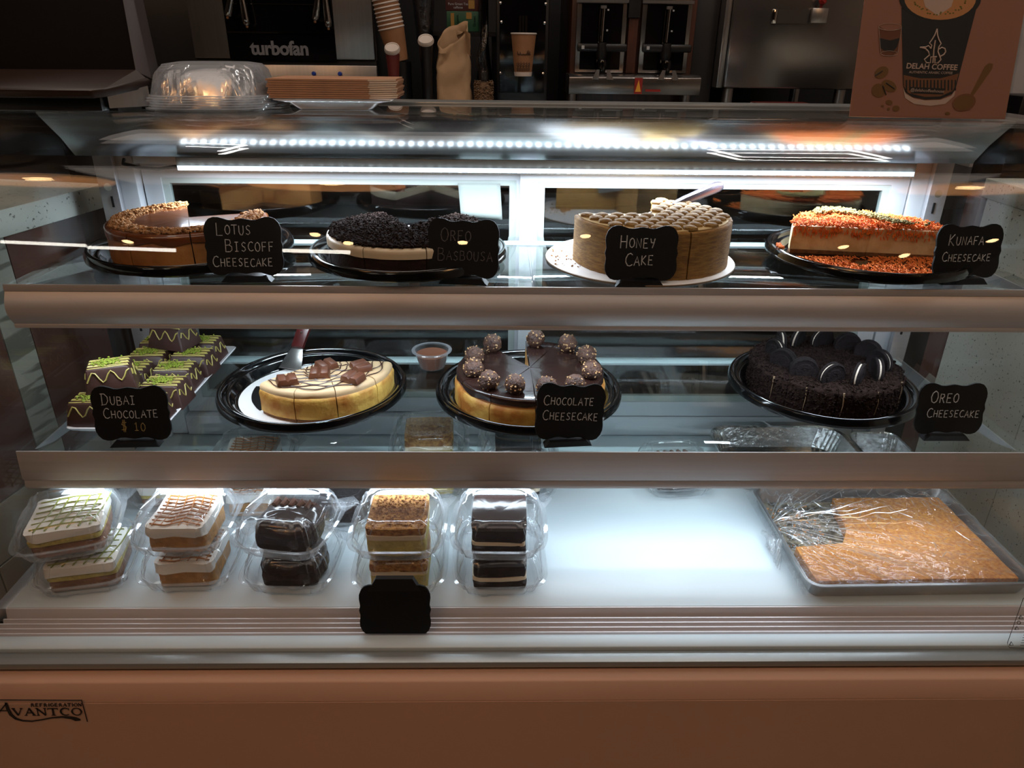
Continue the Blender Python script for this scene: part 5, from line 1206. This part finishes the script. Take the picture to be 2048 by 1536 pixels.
# clear bag of beans
pb = Bp(972, 205, YBK-0.02); hb2 = Bp(972, 62, YBK-0.02).z-CT
cbag = thing('bean_bag', 'clear plastic bag half full of beans beside the paper bag', 'bag', (pb.x-0.006, YBK-0.045, CT+0.001))
obj('film', MB().grid(bagfn(0.028, 0.010, 0.028, hb2, 9), 40, 36, True), 'bag_plastic', cbag, smooth=30)
bz = Bp(972, 165).z-CT; m1 = MB(); rnd = random.Random(5)
m1.lathe([(0, 0.002), (0.025, 0.002), (0.027, bz*0.6), (0.024, bz), (0, bz+0.004)], 20, caps=False)
for k in range(500):
    t_ = rnd.random()*2*pi; q = rnd.random(); m1.ico((0.0265*cos(t_), 0.0265*sin(t_), bz*(0.7+0.32*q)), 0.0028, 0.8, 0.2, rnd)
obj('beans', m1, 'beans', cbag, kind='stuff')
# tall pepper-mill like black bottle behind
bt = tag(obj('black_bottle', MB().lathe([(0, 0), (0.024, 0), (0.024, 0.30), (0.016, 0.36), (0.012, 0.40), (0.012, 0.52), (0.0, 0.52)], 20, (0, 0, 0), caps=False), 'black_gloss', loc=(Bp(972, 30, YBK+0.07).x-0.005, YBK+0.07, CT)), 'glossy black bottle standing behind the clear bean bag', 'bottle')
# coffee grinder with a sample cup
gL, gR = Bp(992, 60).x, Bp(1098, 60).x; gc = (gL+gR)/2
gr = thing('coffee_grinder', 'black coffee grinder with chrome chute and a paper cup below it', 'grinder', (gc, YBK, CT))
obj('body', MB().b2(-(gR-gL)/2, (gR-gL)/2, 0.0, 0.36, 0.02, 0.66), 'black_plastic', gr, bevel=0.006)
obj('front_plate', MB().b2(-(gR-gL)/2+0.01, (gR-gL)/2-0.01, -0.004, -0.0004, Bp(1045, 185).z-CT, 0.62), 'black_gloss', gr, bevel=0.001)
obj('base', MB().b2(-0.07, 0.07, -0.10, 0.34, 0.0, 0.0195), 'black_plastic', gr, bevel=0.004)
for u, v in ((1001, 6), (1091, 8), (1003, 44), (1089, 46), (1001, 146), (1086, 147)): obj('screw', MB().lathe([(0, 0.003), (0.0035, 0.002), (0.004, 0)], 10), 'chrome', gr, loc=(Bp(u, v).x-gc, -0.0042, Bp(u, v).z-CT), rot=(pi/2, 0, 0))
for du in (-6, 0, 6): obj('chute_bar', MB().b2(Bp(1046+du, 50).x-gc-0.003, Bp(1046+du, 50).x-gc+0.003, -0.020, -0.0042, Bp(1046, 70).z-CT, Bp(1046, 32).z-CT), 'chrome', gr)
a = Bp(1046, 152, YBK-0.05); b = Bp(1046, 68, YBK-0.05); rt = (Bp(1070, 68, YBK-0.05).x-Bp(1020, 68, YBK-0.05).x)/2
cup = thing('sample_cup', 'tan paper cup with dark script fixed upright before the grinder', 'paper cup', (a.x, YBK-0.05, a.z)); H_ = b.z-a.z
obj('cup', MB().lathe([(0, 0), (rt*0.68, 0), (rt, H_), (rt*0.96, H_), (rt*0.65, 0.004), (0, 0.004)], 28, caps=False), 'cup_kraft', cup)
obj('rim', MB().lathe([(rt*0.97, H_-0.001), (rt*1.04, H_-0.001), (rt*1.06, H_+0.0012), (rt*1.03, H_+0.003), (rt*0.97, H_+0.003)], 28, caps=False), 'cup_rim', cup)
obj('white_foot', MB().lathe([(rt*0.69, -0.0001), (rt*0.74, H_*0.10), (rt*0.70, H_*0.10)], 28, caps=False), 'cup_rim', cup)
m1 = MB(); rnd = random.Random(17)
def oncup(t, zf): r = rt*(0.68+0.32*zf)+0.0005; return (r*sin(t), -r*cos(t), zf*H_)
for k in range(16):
    t = -0.75+1.5*k/15; m1.tube([oncup(t, 0.12), oncup(t, 0.20+0.07*(k % 3))], 0.0007, 4)
x_ = -0.62
while x_ < 0.62:
    m1.tube([oncup(x_, 0.50+0.03*rnd.random()), oncup(x_+0.05, 0.50+0.12*rnd.random()), oncup(x_+0.1, 0.50), oncup(x_+0.14, 0.53)], 0.0009, 4); x_ += 0.13
for zf in (0.25, 0.30): m1.tube([oncup(-0.8+1.6*k/16, zf+0.02*sin(k*2)) for k in range(17)], 0.0006, 4)
obj('script_print', m1, 'print_dark', cup, smooth=0)
obj('arm', MB().b2(-0.006, 0.006, rt*0.9, 0.048, H_*0.5-0.006, H_*0.5+0.006), 'black_plastic', cup)
# twin drinks dispenser
dL, dR = Bp(1133, 160).x, Bp(1388, 160).x; dc = (dL+dR)/2
dp = thing('drinks_dispenser', 'twin steel drinks dispenser with black fronts, tap levers and drip tray', 'dispenser', (dc, YBK, CT))
DZ = lambda v: Bp(1260, v).z-CT
obj('cabinet', MB().b2(-(dR-dL)/2+0.01, (dR-dL)/2-0.005, 0.03, 0.46, 0.09, 0.70), 'wood_red', dp, bevel=0.004)
obj('drip_tray', MB().prism([(-0.085, DZ(186)), (0.03, DZ(186)), (0.03, DZ(148)), (-0.07, DZ(148)), (-0.085, DZ(153))], -(dR-dL)/2, (dR-dL)/2, 'x'), 'steel_dark', dp, bevel=0.002)
for u in (1145, 1375):
    for yy in (0.0, 0.4): obj('leg', MB().lathe([(0.02, 0), (0.022, 0.004), (0.016, 0.012), (0.016, DZ(186) if yy == 0 else 0.09)], 14, (Bp(u, 150).x-dc, yy, 0)), 'steel_dark', dp)
for (ua, ub) in ((1153, 1253), (1283, 1382)):
    xa, xb = Bp(ua, 60).x-dc, Bp(ub, 60).x-dc; xm = (xa+xb)/2
    fr_ = obj('steel_frame', MB().b2(xa, xb, 0.008, 0.0295, DZ(146), 0.62), 'steel_dark', dp, bevel=0.002)
    obj('front_panel', MB().b2(xa+0.013, xb-0.013, 0.003, 0.0078, DZ(140), DZ(8)), 'black_gloss', fr_)
    obj('frame_cap', MB().b2(xa-0.002, xb+0.002, 0.0, 0.0076, DZ(6), DZ(0)), 'steel', fr_)
    obj('sight_tube', MB().tube([(xm, -0.010, DZ(84)), (xm+0.002, -0.010, DZ(16))], 0.0045, 10), 'chrome', fr_)
    obj('sight_tube', MB().tube([(xm-0.009, -0.004, DZ(125)), (xm-0.007, -0.004, DZ(20))], 0.0018, 8), 'chrome', fr_)
    obj('tube_cap', MB().b2(xm-0.007, xm+0.009, -0.016, -0.004, DZ(18), DZ(12)), 'steel', fr_)
    lv = obj('lever_bar', MB().b2(xa+0.002, xb+0.002, -0.028, -0.012, DZ(104), DZ(88)), 'black_plastic', fr_, bevel=0.005)
    obj('display', MB().b2(xa+0.014, xa+0.022, -0.0290, -0.0282, DZ(99), DZ(92)), 'print_grey', lv)
    obj('tap', MB().lathe([(0.012, DZ(120)), (0.017, DZ(108)), (0.014, DZ(86))], 14, (xm, -0.02, 0)), 'black_plastic', fr_)
    obj('spout', MB().lathe([(0.007, DZ(158)), (0.009, DZ(150)), (0.015, DZ(128)), (0.012, DZ(120))], 14, (xm+0.003, -0.03, 0)), 'black_gloss', fr_)
    for sx in (-1, 1): obj('splash_guard', MB().prism([(xm+sx*0.012, DZ(157)), (xm+sx*0.030, DZ(157)), (xm+sx*0.018, DZ(138)), (xm+sx*0.010, DZ(138))], -0.088, -0.0855, 'y'), 'steel', fr_)
    for v in (20, 61): obj('status_light', MB().b2(xm+0.014, xm+0.019, 0.002, 0.0029, DZ(v+2), DZ(v-1.5)), 'print_grey', fr_)
st_ = obj('caution_sticker', MB().b2(Bp(1259, 168).x-dc, Bp(1274, 168).x-dc, -0.0872, -0.0856, DZ(184), DZ(153)), 'sticker_red', dp)
obj('symbol', MB().prism([(Bp(1261, 168).x-dc, DZ(180)), (Bp(1272, 168).x-dc, DZ(180)), (Bp(1266.5, 168).x-dc, DZ(157))], -0.0880, -0.0873, 'y'), 'sticker_yellow', st_)
obj('name_plate', MB().b2(Bp(1280, 178).x-dc, Bp(1309, 178).x-dc, -0.0868, -0.0856, DZ(179.5), DZ(175)), 'sticker_red', dp)
obj('middle_column', MB().b2(Bp(1258, 60).x-dc, Bp(1276, 60).x-dc, 0.006, 0.0295, DZ(146), DZ(36)), 'wood_red', dp); obj('vent_cap', MB().b2(Bp(1255, 60).x-dc, Bp(1278, 60).x-dc, 0.0, 0.0295, DZ(35), 0.6), 'black_plastic', dp)
# dark tall unit between, then large steel machine
tu = tag(obj('dark_column', MB().b2(Bp(1392, 60).x, Bp(1447, 60).x, YBK+0.06, YBK+0.5, CT, 1.62), 'counter_dark', bevel=0.004), 'dark narrow cabinet between the dispenser and the steel machine', 'cabinet')
mL, mR = Bp(1458, 90).x, Bp(1740, 90).x; mc = (mL+mR)/2
ma = thing('steel_machine', 'large polished steel machine on legs behind the coffee advertisement', 'machine', (mc, YBK, CT)); MZ = lambda v: Bp(1580, v).z-CT
obj('body', MB().b2(-(mR-mL)/2, (mR-mL)/2, 0.0, 0.45, MZ(178), 0.70), 'steel_dark', ma, bevel=0.006)
obj('side_strip', MB().b2(-(mR-mL)/2-0.020, -(mR-mL)/2-0.001, 0.01, 0.45, MZ(178), 0.70), 'steel', ma, bevel=0.003)
for u in (1462, 1690):
    for yy in (0.04, 0.4): obj('leg', MB().lathe([(0.022, 0), (0.024, 0.005), (0.016, 0.02), (0.016, MZ(179.5))], 16, (Bp(u, 190).x-mc, yy, 0)), 'steel', ma)
hx0, hx1 = Bp(1543, 30).x-mc, Bp(1650, 30).x-mc
obj('handle_plate', MB().b2(hx0, hx0+0.014, -0.006, -0.0005, MZ(48), MZ(19)), 'chrome', ma, bevel=0.001)
obj('handle', MB().b2(hx0+0.016, hx1-0.046, -0.004, -0.0005, MZ(47), MZ(19)), 'steel_dark', ma); obj('latch', MB().b2(hx1-0.045, hx1, -0.020, -0.0005, MZ(46), MZ(16)), 'steel', ma, bevel=0.001)
obj('red_knob', MB().ico((hx1-0.022, -0.022, MZ(2)), 0.012).tube([(hx1-0.022, -0.022, MZ(2)), (hx1-0.022, -0.015, MZ(17))], 0.004, 8), 'sticker_red', ma)
bkz = Bp(1550, 214).z
rs = tag(obj('black_riser', MB().b2(Bp(1490, 210).x, Bp(1615, 210).x, YBK-0.08, YBK+0.02, CT, bkz-0.001), 'black_plastic'), 'black block under the white pad before the steel machine', 'block')
pd = thing('order_pad', 'white pad with a dark red edge lying under the steel machine', 'pad', (Bp(1552, 210).x, YBK-0.03, bkz))
w_ = Bp(1604, 208).x-Bp(1500, 208).x
obj('pages', MB().b2(-w_/2, w_/2, -0.04, 0.03, 0, 0.013), 'paper_white', pd); obj('cover', MB().b2(-w_/2, w_/2, -0.041, 0.03, 0.0132, 0.0150), 'cup_red', pd)
bk_ = tag(obj('black_box', MB().b2(Bp(2022, 200).x, Bp(2022, 200).x+0.2, YBK-0.05, YBK+0.1, CT, Bp(2030, 190).z), 'black_plastic', bevel=0.005), 'black box at the right end of the back counter', 'box')
struct('wall_marble', MB().b2(Bp(2012, 60, 2.75).x, 2.2, 2.75, 3.0, CT, 2.0), 'marble_wall')

# ------------------------------------------------------------------ neighbouring counters seen through the end glass
mat('quartz', (204, 208, 198), 0.35, col2=(96, 98, 90), scale=170, lo=0.30, hi=0.36, detail=2)
mat('veined_stone', (172, 172, 160), 0.3, col2=(120, 120, 108), scale=6, lo=0.44, hi=0.50, stretch=(1, 1, 7))
mat('brown_board', (98, 66, 54), 0.5, var=0.08, scale=6); mat('beige_tile', (168, 158, 140), 0.4, var=0.05, scale=5); mat('grout', (70, 62, 54), 0.9)
lc = thing('stone_counter', 'speckled stone topped counter seen through the left end glass', 'counter', (-1.0, 1.0, 0))
c0_, s0_ = cos(math.radians(90-10)), sin(math.radians(90-10))
pA_ = PZ(0, 420, 1.075); pB_ = PZ(127, 388, 1.075); dirv = (pB_-pA_); dirv.z = 0; dirv.normalize(); outv = Vector((-dirv.y, dirv.x, 0))
if outv.x > 0: outv = -outv
st0 = pA_-dirv*0.75; st1 = pB_+dirv*0.10
off = Vector((-1.0, 1.0, 0))
def strip(p0, p1, d0, d1, z0, z1):
    q = [p0+outv*d0, p1+outv*d0, p1+outv*d1, p0+outv*d1]; mb = MB(); mb.v = [(p.x-off.x, p.y-off.y, z0) for p in q]+[(p.x-off.x, p.y-off.y, z1) for p in q]
    mb.f = [(3, 2, 1, 0), (4, 5, 6, 7)]+[(i, (i+1) % 4, 4+(i+1) % 4, 4+i) for i in range(4)]; return mb
obj('stone_top', strip(st0, st1, 0.0, 0.6, 1.035, 1.075), 'quartz', lc, bevel=0.002)
obj('counter_body', strip(st0, st1-dirv*0.02, 0.06, 0.58, 0.0, 1.0345), 'grout', lc)
Lc = (st1-st0).length; x_ = 0.0; k = 0
pat = [('brown_board', 0.17), ('veined_stone', 0.07), ('brown_board', 0.10), ('veined_stone', 0.055)]
while x_ < Lc-0.05:
    m_n, w_ = pat[k % 4]; w_ = min(w_, Lc-0.02-x_); obj('facing_board', strip(st0+dirv*(x_+0.001), st0+dirv*(x_+w_-0.001), 0.048, 0.0595, 0.62, 1.034), m_n, lc, smooth=0); x_ += w_; k += 1
for r_ in range(6):
    x_ = 0.0
    while x_ < Lc-0.05:
        w_ = min(0.30, Lc-0.02-x_); obj('facing_tile', strip(st0+dirv*(x_+0.0015), st0+dirv*(x_+w_-0.0015), 0.050, 0.0595, 0.004+r_*0.1025, 0.004+r_*0.1025+0.0995), 'beige_tile', lc, smooth=0, bevel=0.001); x_ += 0.30
# bowl of lemons on that counter side shelf
lb_ = PZ(150, 470, 0.96)
rc = thing('stone_counter', 'pale veined stone counter with brown trim seen through the right end glass', 'counter', (1.05, 1.0, 0))
obj('counter_body', MB().b2(-0.045, 0.6, -0.62, 0.55, 0.0, 1.02), 'grout', rc)
obj('stone_top', MB().b2(-0.06, 0.62, -0.64, 0.57, 1.0205, 1.06), 'quartz', rc, bevel=0.002)
for i in range(4): obj('stone_panel', MB().b2(-0.058, -0.0455, -0.62+i*0.2925+0.001, -0.62+(i+1)*0.2925-0.001, 0.34, 1.02), 'quartz', rc, smooth=0)
obj('trim_board', MB().b2(-0.066, -0.0455, -0.62, 0.55, 0.22, 0.338), 'brown_board', rc); obj('trim_board', MB().b2(-0.066, -0.0455, -0.62, 0.55, 0.005, 0.218), 'veined_stone', rc)
obj('corner_post', MB().b2(-0.070, -0.0455, 0.552, 0.60, 0.0, 1.02), 'brown_board', rc)

# ------------------------------------------------------------------ shop lamps mirrored in the front glass
mat('woven_shade', (176, 120, 66), 0.8, var=0.3, scale=40, stretch=(1, 1, 8), emit=(1.0, 0.50, 0.20), estr=2.2); emat('bulb_glow', (1.0, 0.66, 0.30), 30.0); emat('zig_glow', (1.0, 0.97, 0.93), 45.0); emat('tube_glow', (1.0, 0.93, 0.82), 16.0); emat('shade_glow', (1.0, 0.52, 0.20), 1.6)
def refl(u, v):
    """where the view through this pixel goes after mirroring in the straight front glass"""
    d = ray(u, v).normalized(); p = GL(u, v); r = d-nrm*(2*d.dot(nrm)); return p, r
def at_ceiling(u, v, z): p, r = refl(u, v); t = (z-p.z)/r.z; return p+r*t
k = 0
for u, v, lb in [(252, 487, 'far left'), (628, 467, 'left rear'), (695, 490, 'left front'), (925, 488, 'centre'), (1172, 470, 'right of centre'), (1690, 498, 'right rear'), (1812, 520, 'right front'), (1990, 480, 'far right')]:
    q = at_ceiling(u, v, 2.84)
    if q.y < -3.9 or abs(q.x) > 2.9: continue
    t = thing('downlight', f'small warm ceiling downlight, {lb}', 'lamp', (q.x, q.y, 2.899), 0, 'ceiling downlights')
    obj('ring', MB().lathe([(0.035, -0.03), (0.045, -0.03), (0.045, 0.0), (0.035, 0.0)], 20, caps=False), 'black_plastic', t); obj('bulb', MB().lathe([(0, -0.028), (0.030, -0.026), (0.030, -0.005), (0, -0.005)], 16, caps=False), 'bulb_glow', t)
for (ua, va), (ub, vb), lb in [((0, 478), (170, 488), 'left'), ((175, 493), (350, 500), 'inner left'), ((565, 500), (700, 504), 'middle')]:
    a, b = at_ceiling(ua, va, 2.80), at_ceiling(ub, vb, 2.80)
    t = thing('linear_lamp', f'slim linear ceiling lamp, {lb} one', 'lamp', ((a.x+b.x)/2, (a.y+b.y)/2, 2.80), 0, 'linear ceiling lamps')
    o_ = Vector(t.location); obj('tube', MB().tube([a-o_, b-o_], 0.012, 6), 'tube_glow', t); obj('housing', MB().tube([a-o_+Vector((0, 0, .026)), b-o_+Vector((0, 0, .026))], 0.013, 4), 'black_plastic', t)
    for q in (a, b): obj('hanger', MB().tube([q-o_+Vector((0, 0, .03)), q-o_+Vector((0, 0, .0995))], 0.002, 4), 'black_plastic', t)
def pendant(x, y, z, r, label):
    t = thing('pendant_lamp', label, 'lamp', (x, y, z), 0, 'woven pendant lamps')
    obj('shade', MB().lathe([(r, 0), (r*0.97, 0.05), (r*0.75, 0.14), (r*0.35, 0.21), (0.03, 0.235), (0.03, 0.23), (r*0.33, 0.203), (r*0.73, 0.133), (r*0.95, 0.048), (r*0.985, 0)], 40, caps=False), 'woven_shade', t)
    obj('bulb', MB().lathe([(0.045*sin(pi*i/8), 0.09-0.045*cos(pi*i/8)) for i in range(9)], 16, caps=False), 'bulb_glow', t); obj('cord', MB().tube([(0, 0, 0.232), (0, 0, 2.899-z)], 0.004, 6), 'black_plastic', t)
pendant(-0.64, -0.30, 2.26, 0.27, 'woven pendant lamp left of the viewer'); pendant(1.62, -0.25, 2.26, 0.27, 'woven pendant lamp right of the viewer'); pendant(-1.62, -0.2, 2.26, 0.27, 'woven pendant lamp at the far left of the counter')
def refl_curve(u, v):
    """same for the curved upper part of the front glass"""
    d = ray(u, v)
    for (y0, z0), (y1, z1) in zip(GP[:-1], GP[1:]):
        # intersect with the plane through the two profile points
        n = Vector((0, -(z1-z0), y1-y0)); den = d.dot(n)
        if abs(den) < 1e-9: continue
        t = (Vector((0, y0, z0))-CAM).dot(n)/den; p = CAM+d*t
        if t > 0 and min(z0, z1)-1e-6 <= p.z <= max(z0, z1)+1e-6 and min(y0, y1)-1e-6 <= p.y <= max(y0, y1)+1e-6:
            i = GP.index((y0, z0)); f = math.hypot(p.y-y0, p.z-z0)/math.hypot(y1-y0, z1-z0)
            def nr(k): a_, b_ = GP[max(k-1, 0)], GP[min(k+1, len(GP)-1)]; return Vector((0, -(b_[1]-a_[1]), b_[0]-a_[0])).normalized()
            n = nr(i).lerp(nr(i+1), f).normalized(); dd = d.normalized(); r = dd-n*(2*dd.dot(n)); return p, r
    return None
ZIG = [[(372, 286), (490, 290), (440, 303)], [(1420, 299), (1702, 301), (1778, 317), (1482, 314), (1420, 299)]]
for zi, zz in enumerate(ZIG):
    pts = []
    for u, v in zz:
        q = refl_curve(u, v)
        if q and q[1].z > 0.05: pts.append(q[0]+q[1]*((2.80-q[0].z)/q[1].z))
    o_ = sum(pts, Vector((0, 0, 0)))/len(pts); t = thing('linear_lamp', ['slim bent linear lamp above the left of the case', 'slim four sided linear lamp above the right of the case'][zi], 'lamp', o_, 0, 'linear ceiling lamps')
    for a, b in zip(pts[:-1], pts[1:]): obj('tube', MB().tube([a-o_, b-o_], 0.013, 6), 'zig_glow', t)
    for a in pts[:4]: obj('hanger', MB().tube([a-o_+Vector((0, 0, .010)), a-o_+Vector((0, 0, .0985))], 0.002, 4), 'black_plastic', t)
